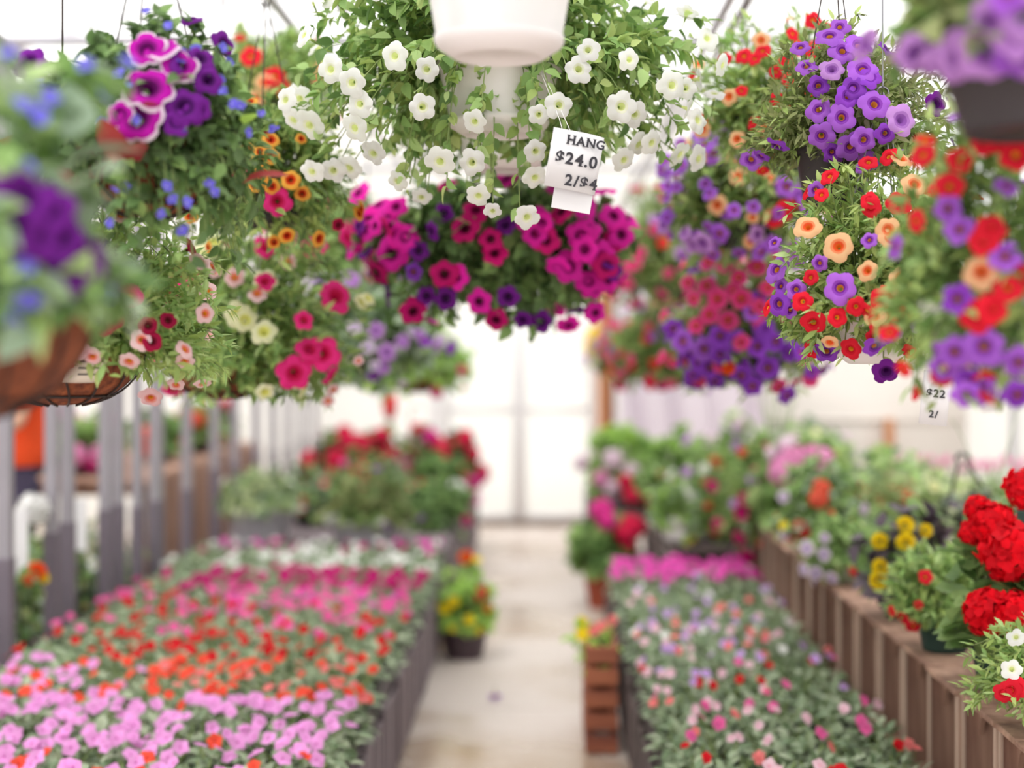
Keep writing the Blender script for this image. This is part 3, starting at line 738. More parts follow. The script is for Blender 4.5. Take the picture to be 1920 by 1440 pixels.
for r_, (nm, bl, n) in enumerate(rowsL):
    for c in range(5):
        x = -.53 - .128 - c * .254; y = 3.38 + r_ * .476
        b2, n2, nm2 = bl, n, nm
        if r_ == 2 and c >= 3: b2, nm2 = ['i_lilac', 'i_lilac', 'i_orange'], 'lilac and scattered orange'
        if r_ == 4 and c < 2: b2 = ['i_pink', 'i_pink', 'i_red']; nm2 = 'pink and red'
        if r_ == 5 and c >= 3: b2, n2, nm2 = ['i_red', 'i_pink'], 14, 'sparse red'
        if r_ >= 6 and c == 4: n2, nm2 = 5, 'sparse ' + nm
        if r_ in (3, 4) and c == 4: n2, nm2 = 7, 'sparse ' + nm
        flower_tray(x, y, BL, 'tray of %s impatiens, %s from the aisle, bench by the grey posts' % (nm2, ordw[c]), 'impatiens trays by the grey posts', b2, n2, gT).scale = (1, .915, 1)
rowsR = [('coral and pale pink', ['i_salmon', 'i_pale', 'i_red'], 9), ('salmon pink', ['i_salmon', 'i_pale', 'i_pale', 'i_pink'], 11), ('pale rose and red', ['i_pale', 'i_red', 'i_pale', 'i_pink', 'i_lavender'], 10), ('pale pink and white', ['i_pale', 'i_white', 'i_salmon', 'i_lavender'], 17),
         ('lavender and salmon', ['i_lavender', 'i_salmon', 'i_lavender', 'i_pale'], 12), ('mostly green', ['i_lavender', 'i_white'], 3), ('bright rosy pink', ['i_rosy'], 52)]
for r_, (nm, bl, n) in enumerate(rowsR):
    for c in range(3):
        n2 = n if not (r_ in (1, 2, 3) and c == 0) else n + 5
        if c == 2 and r_ < 5: n2 = max(4, n - 5)
        flower_tray(.325 + .108 + c * .216, 3.45 + r_ * .52, BR, 'tray of %s impatiens, %s from the aisle, bench by the crates' % (nm, ordw[c]), 'impatiens trays by the crates', bl, n2, gT).scale = (.84, 1, 1)

# ================================================================== wooden crates in a line
pale_wood = plain('pale_edge_wood', (206, 178, 160), .85, noise=.2, scale=18, stretch=(1, 1, .1))  # paler tone than the crate panels, for the strips along their front edges
def crate(x, y, z, rz, label, h=.30, w=.262, dpt=.33):
    t = thing('wooden_crate', label, 'crate', (x, y, z), rz, 'wooden crates in a line')
    th = .014
    part('side_panel', [board(0, dpt, -w / 2, -w / 2 + th, 0, h - th)], brown_wood, t, False)
    part('side_panel', [board(0, dpt, w / 2 - th, w / 2, 0, h - th)], brown_wood, t, False)
    part('back_panel', [board(dpt - th, dpt, -w / 2 + th, w / 2 - th, 0, h - th)], brown_wood, t, False)
    part('bottom_panel', [board(0, dpt - th, -w / 2 + th, w / 2 - th, 0, th)], brown_wood, t, False)
    part('top_board', [board(-.012, dpt + .004, -w / 2 - .002, -.003, h - th, h), board(-.012, dpt + .004, .003, w / 2 + .002, h - th, h)], brown_wood, t, False)
    for s_ in (-1, 1): part('front_edge', [board(-.006, .0, *sorted((s_ * w / 2, s_ * (w / 2 - th - .002))), 0, h - th)], pale_wood, t, False)
    # arched fascia under the top board
    V, Fs = [], []; n = 14
    for i in range(n + 1):
        s = -1 + 2 * i / n; yy = s * (w / 2 - th); zz = h - th - .014 - .07 * abs(s) ** 5
        for xx in (.03, .042): V += [(xx, yy, zz), (xx, yy, h - th)]
    for i in range(n):
        a = i * 4; b = a + 4
        Fs += [(a, b, b + 1, a + 1), (a + 2, a + 3, b + 3, b + 2), (a, a + 2, b + 2, b)]
    part('fascia', [quads(V, Fs)], brown_wood, t, False)
    return t
CRX, CRT = .985, .69
cr_words = ['nearest', 'second', 'third', 'fourth', 'fifth', 'sixth', 'seventh', 'eighth', 'ninth', 'tenth', 'eleventh', 'twelfth', 'thirteenth', 'farthest']
gc = random.Random(4)
for k in range(14):
    y = 2.93 + k * .276
    hh = .33
    t = crate(CRX + (.0 if k != 2 else -.0) + gc.uniform(-.006, .006), y, CRT - hh, gc.uniform(-.02, .02), 'upright brown wooden crate, %s of the line behind the impatiens' % cr_words[k], hh)
# low slatted stand the crates rest on
t = bench('low rough stand under the line of brown crates', .97, 1.32, 2.7, 6.75, CRT - .33, wood=dark_gap, skirt=False)

# reddish slatted crate at the aisle end
t = thing('slatted_crate', 'red brown slatted wooden crate standing on the floor beside the aisle', 'crate', (.212, 5.45, 0))
for k in range(5):
    part('slat', [board(-.048, .048, -.232, -.218, .01 + k * .082, .07 + k * .082)], red_wood, t, False)
    part('slat', [board(-.048, .048, .218, .232, .01 + k * .082, .07 + k * .082)], red_wood, t, False)
    for s in (-1, 1): part('slat', [board(*sorted((s * .048, s * .06)), -.232, .232, .01 + k * .082, .07 + k * .082)], red_wood, t, False)
for sx in (-1, 1):
    for sy in (-1, 1): part('corner_post', [board(*sorted((sx * .03, sx * .047)), *sorted((sy * .19, sy * .217)), 0, .4)], red_wood, t, False)
part('soil', [box(-.046, .046, -.216, .216, .33, .36)], soil_m, t)
g = np.random.default_rng(71); S = Shape(.1, .09, .16, .2, .05, (-.03, 0))
ch, ms = foliage(g, S, 'petunia', LM['lime'], 26, 7, .04); part('foliage', [(c[0] + np.array((0, 0, .36)), c[1], c[2]) for c in ch], ms, t)
for q, kd in enumerate(['pansy', 'i_salmon', 'i_salmon', 'i_salmon', 'pansy', 'i_salmon']):
    add_flower(kd, t, (-.07 if kd == 'pansy' else .0 + .02 * q - .05, -.16 + .03 * q, .43 + .005 * q), (-.2, -1, .3), 1.1, True)

# ================================================================== grey posts beside the bench
post_m = plain('grey_metal_post', (158, 153, 162), .45, .1, noise=.06, scale=6)
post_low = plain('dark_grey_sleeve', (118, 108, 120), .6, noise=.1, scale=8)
plist = [(10, .05), (97, .04), (127, .044), (197, .044), (222, .044), (257, .036), (293, .11), (350, .06), (403, .06), (440, .06), (480, .06), (512, .07), (540, .07), (566, .07), (590, .07), (608, .07)]
pw = ['nearest the camera', 'second from the near end', 'third from the near end', 'fourth from the near end', 'fifth from the near end', 'sixth from the near end, slim', 'seventh from the near end, widest', 'eighth from the near end', 'ninth from the near end',
      'tenth from the near end', 'eleventh from the near end', 'sixth from the far end', 'fifth from the far end'.replace('fifth', 'fifth'), 'fourth from the far end', 'third from the far end', 'last before the far door']
pw[11:] = ['fifth from the far end', 'fourth from the far end', 'third from the far end', 'second from the far end', 'farthest away']
for (px, w), lb in zip(plist, pw):
    Y = 1.88 * F_PX / (1020 - px)
    t = thing('metal_post', 'grey upright metal post behind the bench, %s' % lb, 'post', (-1.88, Y, 0), 0, 'grey posts in a row')
    h = w / 2
    part('post', [board(-.022, .022, -h, h, .0, 2.5, 0, .004)], post_m, t, False)
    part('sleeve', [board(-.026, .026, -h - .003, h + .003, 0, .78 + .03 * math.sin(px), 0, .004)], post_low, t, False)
o = part('post_rail', [board(-1.91, -1.85, 3.9, 12 - .3, 2.5, 2.56)], post_m); tag(o, 'grey rail running along the tops of the posts', 'rail')

# ================================================================== hanging baskets, posts' side
WG = 'white pots down the middle'
LG, RG = 'hanging baskets on the side of the grey posts', 'hanging baskets on the side of the crates'
hanging_basket('coconut lined hanging basket nearest the camera with blue lobelia and broad leaves', at(-97, 540, 1.6), 'coco', .165, .15, Shape(.19, .28, .05, .2), 'petunia', ['petunia', 'grey', 'bright'], 90, 9, .05,
    [('lobelia', 12)], [(155, 120, 'lobelia', 1.3), (235, 115, 'lobelia', 1.3), (195, 180, 'lobelia', 1.3), (90, 185, 'lobelia', 1.3), (55, 325, 'lobelia', 1.4), (45, 195, 'lobelia', 1.3), (80, 220, 'lobelia', 1.3), (40, 500, 'lobelia', 1.4), (65, 560, 'lobelia', 1.5), (110, 485, 'lobelia', 1.3), (100, 600, 'lobelia', 1.3), (5, 620, 'lobelia', 1.3), (135, 175, 'lobelia', 1.2),
     (40, 370, 'darkpurple'), (90, 390, 'darkpurple'), (110, 440, 'darkpurple'), (150, 480, 'darkpurple'), (130, 500, 'darkpurple', .9), (20, 420, 'darkpurple'), (70, 640, 'darkpurple', .7), (60, 440, 'darkpurple')],
    group=LG, extra=[('big', 'grey', 14, .085, (-.1, .9)), ('big', 'bright', 10, .075, (-.2, .7)), ('lance', 'grey', 4, .08, (-.1, .3))])
hanging_basket('hanging basket of white edged magenta petunias, lobelia and dark red coleus leaves', at(279, 275, 2.41), 'coco', .125, .12, Shape(.22, .21, .24), 'petunia', ['deep', 'lobelia', 'petunia'], 190, 13, .03,
    [('lobelia', 34), ('darkpurple', 5)], [(278, 165, 'picotee', 1.3), (258, 222, 'picotee', 1.2), (300, 90, 'picotee', 1.), (275, 92, 'picotee', .9), (335, 125, 'picotee', .9), (225, 215, 'picotee', .7), (350, 120, 'darkpurple'), (345, 200, 'darkpurple'), (375, 110, 'darkpurple', .8), (390, 150, 'darkpurple', .8), (370, 205, 'darkpurple', .8), (330, 230, 'darkpurple', .7),
     (450, 200, 'lobelia'), (435, 195, 'lobelia'), (415, 170, 'lobelia'), (312, 350, 'lobelia'), (322, 372, 'lobelia'), (300, 400, 'lobelia'), (350, 380, 'lobelia'), (400, 360, 'lobelia'), (392, 345, 'lobelia'), (340, 430, 'lobelia'), (420, 90, 'lobelia'), (365, 90, 'lobelia')],
    group=LG, extra=[('coleus', 'coleus', 11, .085, (-.35, .15)), ('big', 'lime', 3, .05, (-.3, .2))])
hanging_basket('coconut lined basket with pale pink calibrachoa, price label on its side', at(117, 640, 2.62), 'coco', .15, .118, Shape(.22, .27, .07, .2, off=(.105, -.0)), 'calib', ['calib', 'bright'], 300, 17, .03,
    [('c_pink', 12), ('c_maroon', 7)], [(147, 655, 'c_pink'), (265, 637, 'c_pink'), (242, 678, 'c_pink'), (346, 678, 'c_pink'), (295, 745, 'c_pink', 1.15), (330, 722, 'c_pink', .9), (380, 720, 'c_pink', 1.), (375, 490, 'c_pink', 1.1), (385, 588, 'c_pink', 1.05), (278, 610, 'c_maroon', .9), (215, 600, 'c_maroon', 1.), (195, 615, 'c_maroon', .9), (285, 640, 'c_maroon', .9), (175, 608, 'c_maroon', .9), (315, 600, 'c_maroon', .8), (245, 555, 'c_rose', 1.1)],
    group=LG, reach=(.9, 1.02))
hanging_basket('hanging basket of cream petunias and hot pink trumpets, brown coconut liner', at(418, 665, 3.85), 'coco', .15, .12, Shape(.29, .36, .15, .26, off=(.1, 0)), 'calib', ['calib', 'petunia', 'bright'], 300, 16, .042,
    [('hotpink', 8), ('cream', 8), ('c_pink', 8)], [(440, 520, 'c_pink', 1.5), (482, 550, 'c_pink', 1.4), (497, 525, 'cream', 1.3), (400, 455, 'cream', 1.6), (385, 470, 'cream', 1.4), (445, 590, 'cream', 1.5), (460, 600, 'cream', 1.3), (495, 622, 'cream', 1.3), (588, 465, 'hotpink', 1.), (650, 445, 'hotpink', 1.), (630, 555, 'hotpink', 1.25), (605, 662, 'hotpink', 1.35), (580, 655, 'hotpink', 1.), (552, 700, 'hotpink', 1.3), (570, 600, 'hotpink', .7), (540, 490, 'c_pink', 1.2)], group=LG)
hanging_basket('hanging basket of orange calibrachoa with dark eyes in a black pot', at(498, 330, 3.42), 'black', .1, .12, Shape(.22, .19, .22), 'calib', ['calib', 'petunia'], 240, 15, .038,
    [('c_orange', 12), ('c_maroon', 4)], [(427, 265, 'c_orange'), (460, 283, 'c_orange', 1.15), (508, 262, 'c_orange'), (507, 292, 'c_orange'), (490, 325, 'c_orange'), (478, 345, 'c_orange'), (545, 337, 'c_orange', 1.2), (440, 320, 'hotpink', .8), (520, 378, 'hotpink', 1.), (510, 350, 'c_orange'), (488, 285, 'c_orange', .8), (565, 260, 'c_orange', .7)], group=LG)
hanging_basket('hanging basket of red petunias high beside the white pots', at(506, 170, 4.63), 'black', .11, .12, Shape(.26, .2, .2), 'calib', ['bright', 'calib'], 160, 14, .045,
    [('c_red', 7), ('c_peach', 6)], [(470, 105, 'c_red', 1.9), (515, 143, 'c_red', 1.8), (495, 155, 'c_peach', 1.5), (480, 185, 'c_peach', 1.3), (530, 165, 'c_red', 1.3)], group=LG)
hanging_basket('blurred hanging basket of lilac and violet petunias beyond the hot pink trumpets', at(690, 640, 5.4), 'coco', .14, .12, Shape(.3, .26, .2), 'petunia', ['petunia', 'grey'], 120, 12, .05,
    [('lilac', 12), ('violet', 8), ('palelilac', 8)], [(725, 660, 'lilac', 1.2), (705, 620, 'lilac', 1.1), (755, 640, 'lilac', 1.), (700, 705, 'violet', 1.), (690, 650, 'palelilac'), (665, 615, 'palelilac')], group=LG)
hanging_basket('farthest hanging basket of lime foliage with pink blooms near the door', at(779, 690, 7.4), 'coco', .15, .13, Shape(.3, .34, .18), 'petunia', ['lime', 'bright'], 110, 12, .06,
    [('hotpink', 6), ('lilac', 5), ('c_orange', 2)], [(778, 600, 'hotpink', 1.3)], group=LG)
hanging_basket('far hanging basket of white and lavender blooms behind the magenta petunias', at(685, 510, 7.0), 'white', .13, .14, Shape(.26, .2, .16), 'petunia', ['bright', 'grey'], 70, 11, .05,
    [('white', 16), ('palelilac', 12), ('violet', 5), ('hotpink', 4)], group=LG)
hanging_basket('far hanging basket of green leaves and pink blooms behind the orange calibrachoa', at(598, 440, 5.56), 'black', .13, .14, Shape(.27, .22, .2), 'petunia', ['petunia', 'bright'], 80, 12, .05,
    [('hotpink', 6), ('c_peach', 4), ('white', 3)], group=LG)

# ================================================================== the middle row
hanging_basket('white hanging pot at the very top, nearest of the middle row', at(936, 110, 2.25) + Vector((0, 0, .19)), 'white', .125, .19, Shape(.34, .2, .02), 'petunia', ['petunia', 'bright'], 50, 9, .04, [('white', 12)], group=WG)
hanging_basket('white hanging pot with trailing white petunias above the price tag', at(935, 255, 3.05) + Vector((0, 0, .165)), 'white', .132, .165, Shape(.45, .26, .30, .32, gap=.8), 'petunia', ['petunia', 'calib', 'bright'], 230, 15, .036,
    [('white', 52)], [(740, 105, 'white', 1.05), (800, 130, 'white', .9), (665, 240, 'white', 1.), (825, 303, 'white', 1.05), (890, 228, 'white', .8), (1048, 197, 'white', .9), (1085, 130, 'white', .95), (1165, 200, 'white', 1.1), (700, 288, 'white', .95), (655, 315, 'white', 1.), (625, 320, 'white', .9), (745, 340, 'white', .8), (790, 370, 'white', .8), (905, 385, 'white', .9), (990, 422, 'white', .9), (1003, 333, 'white', .85), (885, 305, 'white', .9), (580, 235, 'white', 1.1), (550, 225, 'white', 1.), (660, 155, 'white', 1.), (620, 130, 'white', 1.), (1170, 300, 'white', .9), (1275, 290, 'white', 1.), (1310, 298, 'white', 1.), (1260, 160, 'white', 1.1), (1222, 268, 'white', .9), (1180, 112, 'white', .8), (930, 412, 'white', .6), (585, 322, 'white', .9), (675, 195, 'white', .9), (1010, 215, 'white', .7)],
    group=WG, cam=.7)
hanging_basket('white hanging pot, third of the middle row, above the magenta petunias', at(945, 322, 3.64) + Vector((0, 0, .15)), 'white', .135, .15, Shape(.34, .2, .17, .28, gap=.7), 'petunia', ['petunia', 'bright'], 110, 12, .045, [('white', 22)], group=WG)
hanging_basket('hanging basket of magenta petunias below the white pots', at(945, 455, 4.0), 'green', .13, .13, Shape(.38, .19, .26, .3, off=(-.02, 0)), 'petunia', ['deep', 'petunia', 'deep'], 230, 15, .046,
    [('magenta', 34), ('crimson', 18), ('darkpurple', 14)], [(672, 362, 'magenta', 1.), (690, 412, 'magenta'), (745, 440, 'magenta'), (735, 475, 'magenta', 1.15), (760, 445, 'magenta'), (690, 430, 'magenta'), (872, 428, 'crimson', 1.1), (920, 448, 'crimson', .9), (1023, 450, 'crimson', 1.05), (1067, 500, 'magenta', 1.2), (1150, 405, 'magenta', 1.), (1128, 480, 'magenta', 1.), (1140, 525, 'magenta', 1.), (1105, 430, 'magenta', .9), (1115, 540, 'magenta', .9), (855, 520, 'magenta', .9), (835, 560, 'darkpurple', 1.), (800, 555, 'darkpurple', .9), (775, 510, 'violet', 1.1), (1015, 605, 'darkpurple', 1.1), (980, 600, 'darkpurple', .8), (930, 600, 'crimson', .9), (785, 470, 'darkpurple', .9), (1165, 440, 'magenta', 1.), (730, 400, 'magenta', 1.), (710, 385, 'magenta')],
    group='hanging baskets of petunias', rail=RAIL_Z)

# ================================================================== hanging baskets, crates' side
hanging_basket('black hanging pot of lilac petunias nearest the camera, high up', at(1940, 75, 1.74), 'black', .115, .115, Shape(.2, .16, .05), 'petunia', ['petunia', 'calib_dull'], 70, 10, .04, [('lilac', 14), ('purple', 8)],
    [(1800, 110, 'lilac', 1.2), (1845, 100, 'lilac', 1.3), (1880, 120, 'purple', 1.2), (1860, 150, 'lilac', 1.), (1725, 100, 'darkpurple', .8), (1905, 90, 'lilac')], group=RG)
hanging_basket('black hanging pot of violet petunias above the red calibrachoa', at(1564, 262, 2.95), 'black', .083, .14, Shape(.225, .24, .08, .22, off=(.04, 0)), 'calib', ['calib_dull', 'calib', 'calib_dull'], 300, 16, .028, [('purple', 12), ('violet', 8)],
    [(1618, 130, 'purple', 1.1), (1640, 195, 'purple', 1.15), (1632, 145, 'violet', 1.), (1595, 275, 'purple', 1.1), (1620, 262, 'purple', 1.), (1540, 255, 'purple', .95), (1578, 220, 'purple', 1.), (1535, 205, 'purple', .9), (1690, 225, 'lilac', 1.1), (1660, 250, 'violet', .9), (1755, 195, 'darkpurple', .8), (1560, 285, 'violet', .8), (1590, 180, 'violet'), (1580, 95, 'purple'), (1610, 85, 'purple'), (1720, 105, 'violet', .9), (1600, 165, 'violet'), (1560, 130, 'lilac', .9)], group=RG)
hanging_basket('hanging basket of small red and peach calibrachoa beside the bright roof', at(1468, 215, 3.58), 'green', .12, .13, Shape(.24, .26, .2), 'calib', ['calib', 'bright'], 240, 15, .034, [('c_red', 26), ('c_peach', 20)],
    [(1520, 158, 'c_red', 1.1), (1532, 180, 'c_red'), (1480, 150, 'c_red', .9), (1475, 210, 'c_red', 1.1), (1455, 135, 'c_red', .9), (1395, 105, 'c_red', 1.), (1415, 110, 'c_red', .8), (1390, 170, 'c_red', .8), (1360, 110, 'c_red', .8), (1500, 90, 'c_red'), (1525, 95, 'c_red'), (1555, 165, 'c_peach', 1.), (1430, 95, 'c_red')], group=RG)
hanging_basket('hanging basket of violet and peach calibrachoa left of the black pot', at(1395, 385, 4.26), 'black', .12, .13, Shape(.25, .28, .2), 'calib', ['calib', 'petunia'], 200, 15, .04, [('c_violet', 52), ('c_peach', 12), ('purple', 18), ('lilac', 8)],
    [(1385, 330, 'c_peach', 1.1), (1345, 385, 'c_peach', 1.1), (1375, 292, 'c_peach', 1.), (1410, 305, 'c_peach', 1.), (1400, 225, 'lilac', 1.1), (1380, 215, 'lilac', 1.1), (1475, 350, 'purple', 1.1), (1470, 395, 'c_red', 1.2), (1450, 410, 'c_red', 1.2), (1490, 375, 'c_red', 1.1)], group=RG, fscale=1.2)
hanging_basket('far hanging basket of rose pink calibrachoa in a black pot', at(1258, 500, 6.7), 'black', .15, .16, Shape(.33, .4, .22), 'calib', ['calib', 'petunia'], 160, 14, .055, [('c_rose', 72), ('c_red', 8), ('lilac', 18)], fscale=1.45, group=RG)
hanging_basket('hanging basket of red calibrachoa with violet trailers, nearest on the crate side', at(1890, 560, 2.02), 'white', .12, .12, Shape(.2, .3, .17), 'calib', ['calib', 'bright', 'petunia'], 200, 15, .034, [('c_red', 20), ('purple', 12), ('c_peach', 6)],
    [(1730, 290, 'c_red', 1.1), (1875, 255, 'c_red', 1.4), (1850, 265, 'c_red', 1.2), (1905, 290, 'c_red', 1.3), (1780, 350, 'c_red', 1.1), (1800, 300, 'c_red', 1.), (1845, 450, 'c_red', 1.2), (1860, 430, 'c_red', 1.2), (1800, 430, 'purple', .9), (1885, 480, 'purple', 1.), (1840, 510, 'c_peach', 1.2), (1835, 590, 'c_red', 1.3), (1860, 580, 'c_red', 1.2), (1890, 540, 'c_red', 1.1), (1790, 660, 'purple', .95), (1845, 650, 'purple', 1.15), (1770, 690, 'purple', .9), (1815, 715, 'violet', .9), (1910, 680, 'purple', .95), (1895, 740, 'violet', 1.), (1800, 740, 'purple', .9), (1795, 560, 'violet', 1.1)], group=RG, reach=(.9, 1.04), fscale=.86)
hanging_basket('white hanging pot of red, peach and violet calibrachoa with a price tag', at(1655, 577, 2.78), 'white', .115, .11, Shape(.23, .3, .11, .23), 'calib', ['calib', 'bright', 'calib'], 380, 17, .03, [('c_red', 26), ('c_violet', 22), ('c_peach', 16)],
    [(1572, 462, 'c_peach', 1.3), (1515, 425, 'c_peach', 1.25), (1655, 560, 'c_red', 1.15), (1745, 527, 'c_red', 1.1), (1595, 655, 'c_red', 1.15), (1525, 605, 'c_red', 1.2), (1575, 540, 'purple', 1.1), (1505, 565, 'c_red', 1.), (1715, 345, 'c_peach', 1.2), (1685, 380, 'c_red', 1.2), (1555, 330, 'c_red', .9), (1540, 365, 'c_red', .8), (1630, 375, 'c_red', .9), (1710, 455, 'c_red', 1.1), (1630, 450, 'c_violet', .9), (1690, 520, 'c_peach', 1.), (1605, 575, 'c_red', .9), (1570, 595, 'c_red', .9), (1650, 605, 'c_red', 1.), (1680, 585, 'c_red', 1.), (1750, 565, 'purple', 1.2), (1640, 650, 'violet', 1.), (1630, 695, 'darkpurple', .8), (1550, 660, 'violet', 1.), (1460, 570, 'violet', 1.), (1455, 505, 'purple', 1.), (1750, 400, 'c_peach', 1.1), (1520, 520, 'c_red', .8), (1765, 360, 'c_red', 1.), (1665, 430, 'c_peach', 1.)],
    group=RG, reach=(.92, 1.05))
hanging_basket('hanging basket of rose pink and deep violet petunias above the white sheet', at(1398, 640, 4.58), 'black', .14, .13, Shape(.27, .34, .18), 'calib', ['calib', 'petunia'], 220, 14, .042, [('c_rose', 28), ('violet', 22)], fscale=1.3, group=RG,
    fixed=[(1360, 495, 'c_rose', 1.20), (1385, 520, 'c_rose', 1.10), (1325, 535, 'c_rose', 1.10), (1345, 560, 'c_rose', 1.20), (1300, 560, 'c_rose', 1.00), (1420, 500, 'c_rose', 1.10), (1390, 560, 'c_rose', 1.20), (1330, 590, 'c_rose', 1.10), (1365, 600, 'c_rose', 1.20), (1305, 610, 'c_rose', 1.00), (1440, 540, 'c_rose', 1.00), (1290, 530, 'c_rose', 1.00), (1410, 470, 'c_rose', 1.10), (1350, 470, 'c_rose', 1.00), (1460, 480, 'c_rose', 1.00), (1375, 545, 'c_rose', 1.00), (1425, 575, 'c_rose', 1.00), (1430, 615, 'violet', 1.10), (1455, 640, 'violet', 1.10), (1420, 650, 'violet', 1.20), (1380, 640, 'violet', 1.10), (1440, 690, 'violet', 1.20), (1410, 725, 'violet', 1.10), (1350, 665, 'violet', 1.10), (1480, 660, 'violet', 1.00), (1310, 680, 'violet', 1.00), (1340, 715, 'violet', 1.00), (1330, 690, 'violet', 1.2), (1390, 705, 'violet', 1.3), (1350, 630, 'violet', 1.2), (1410, 585, 'c_violet', 1.2), (1465, 740, 'violet', 1.1), (1300, 720, 'violet', 1.1), (1280, 640, 'purple', 1.1), (1320, 655, 'purple', 1.1), (1365, 690, 'm_orange', .4)])
hanging_basket('far hanging basket of red and pink calibrachoa beyond the violet petunias', at(1248, 672, 7.2), 'black', .16, .14, Shape(.31, .3, .18), 'calib', ['calib', 'petunia'], 140, 13, .055, [('c_rose', 46), ('c_red', 26), ('c_violet', 12)], fscale=1.35, group=RG)
hanging_basket('farthest hanging basket of pink and yellow blooms by the wooden door post', at(1182, 672, 9.6), 'black', .17, .15, Shape(.28, .24, .14), 'petunia', ['petunia', 'calib'], 80, 11, .06, [('c_rose', 26), ('lilac', 10), ('cream', 6), ('c_red', 8)], [(1108, 640, 'pansy', 1.8), (1112, 625, 'pansy', 1.6), (1105, 655, 'pansy', 1.5)], fscale=1.5, group=RG)

# ================================================================== potted plants on and behind the crates
GP = 'potted plants along the crates'
def X_(px, Y): return (px - VX) * Y / F_PX
potted('potted red geranium with big flower heads in a fluted dark green pot', 1.085, 3.35, CRT, 'green', .078, .13, Shape(.16, .27, .015, .15), 'round', 'geranium', 34, 6, .062, [],
    [(1860, 985, 'g_red', 1.), (1893, 1035, 'g_red', 1.15), (1925, 918, 'g_red', .9), (1852, 1148, 'g_red', 1.05), (1905, 1150, 'g_red', .9), (1822, 1000, 'g_red', .55), (1835, 955, 'g_red', .6)], group=GP, stem_r=.003)
potted('low white petunia with red calibrachoa at the near end of the crates', 1.075, 2.99, CRT, 'black', .07, .1, Shape(.16, .13, .07, .13, off=(-.06, 0)), 'calib', ['calib', 'bright'], 130, 14, .026, [('c_red', 3)],
    [(1897, 1255, 'white', .8), (1905, 1195, 'white', .7), (1895, 1295, 'c_red', 1.3), (1880, 1300, 'c_red', 1.), (1910, 1290, 'c_red', 1.1)], group=GP)
potted('bushy green calibrachoa with few red blooms left of the red geranium', 1.07, 3.8, CRT, 'green', .075, .12, Shape(.14, .17, .04, .14, off=(-.03, 0)), 'calib', ['calib', 'bright', 'petunia'], 170, 14, .034, [('c_red', 2)],
    [(1735, 1082, 'c_red', .9), (1692, 1158, 'c_red', .9), (1712, 1175, 'c_red', 1.1), (1722, 1135, 'c_red', .7)], group=GP)
potted('dark leaved potted plant with yellow marigold pompoms', 1.075, 4.25, CRT, 'black', .075, .13, Shape(.15, .21, .07, .15), 'big', ['darkleaf', 'darkleaf', 'petunia'], 46, 6, .062, [],
    [(1650, 1015, 'marigold', .95), (1697, 985, 'marigold', .95), (1698, 1018, 'marigold', 1.1), (1735, 995, 'marigold', .8), (1651, 1063, 'marigold', 1.), (1650, 1088, 'marigold', 1.05)], group=GP)
t = potted('potted plant of grey leaves with a black hook hanger and grass blades', 1.5, 5.0, .66, 'black', .12, .14, Shape(.2, .22, .08, .18), 'petunia', ['variegated', 'grey', 'darkleaf'], 80, 10, .05, [], [], group=GP)
hk = [tube([(s * .12, 0, .14), (s * .075, 0, .3), (.012 * s - .03, 0, .435)], .006, 6) for s in (-1, 1)] + [tube([(-.03 + .022 * math.cos(b), 0, .445 + .02 * math.sin(b)) for b in np.linspace(-.8, 3.6, 10)], .0065, 6)]
part('hanger', hk, black_pl, t, label='black plastic hook hanger')
for (a_, b_, c_) in (((1880, 990), (1850, 880), (1783, 783)), ((1865, 960), (1905, 820), (1915, 720)), ((1850, 1000), (1790, 975), (1700, 950)), ((1830, 980), (1760, 1010), (1690, 1010))):
    o3 = np.array(t.location); P0, P1, P2 = [np.array(at(q[0], q[1], 4.86)) - o3 for q in (a_, b_, c_)]
    P0 = np.array((P0[0] * .4, .0, .13))
    part('grass_blade', [tube(bez(P0, P1, P2, np.linspace(0, 1, 12)), np.linspace(.004, .0012, 12), 4)], LM['spike'], t)
potted('cream and green variegated potted plant behind the marigolds', 1.44, 5.55, .66, 'white', .11, .13, Shape(.25, .3, .08, .22), 'cut', ['variegated', 'bright', 'variegated'], 90, 10, .055, [('cream', 5)], group=GP)
potted('pale lilac petunia spilling over the front of the crates', 1.075, 4.9, CRT, 'white', .08, .11, Shape(.15, .12, .12, .16, off=(-.05, 0)), 'petunia', ['petunia', 'bright'], 80, 10, .034, [('palelilac', 6)],
    [(1560, 1085, 'palelilac', 1.), (1578, 1108, 'palelilac', 1.2), (1592, 1128, 'palelilac', 1.1), (1627, 1108, 'palelilac', 1.2), (1637, 1138, 'palelilac', 1.1), (1545, 1040, 'palelilac', .9), (1530, 1075, 'palelilac', 1.), (1605, 1065, 'c_red', 1.3)], group=GP)
potted('potted red and orange calibrachoa left of the pale lilac petunia', 1.085, 5.5, CRT, 'black', .085, .13, Shape(.19, .26, .1, .18), 'petunia', ['bright', 'petunia', 'grey'], 120, 11, .042, [('c_red', 8), ('palelilac', 3)],
    [(1535, 935, 'g_coral', .7), (1540, 915, 'g_coral', .6), (1500, 990, 'c_red', 1.5), (1508, 1000, 'c_red', 1.2), (1602, 985, 'c_red', 1.3), (1470, 985, 'pansy', .8), (1545, 1035, 'white', .7)], group=GP)
potted('potted coral geranium behind the crates', 1.5, 6.1, .66, 'terracotta', .1, .13, Shape(.24, .26, .06, .22), 'round', ['bright', 'grey'], 40, 6, .075, [], [(1690, 935, 'g_coral', 1.25), (1660, 938, 'g_coral', .9), (1610, 925, 'g_coral', .8), (1720, 915, 'g_coral', .7)], group=GP)
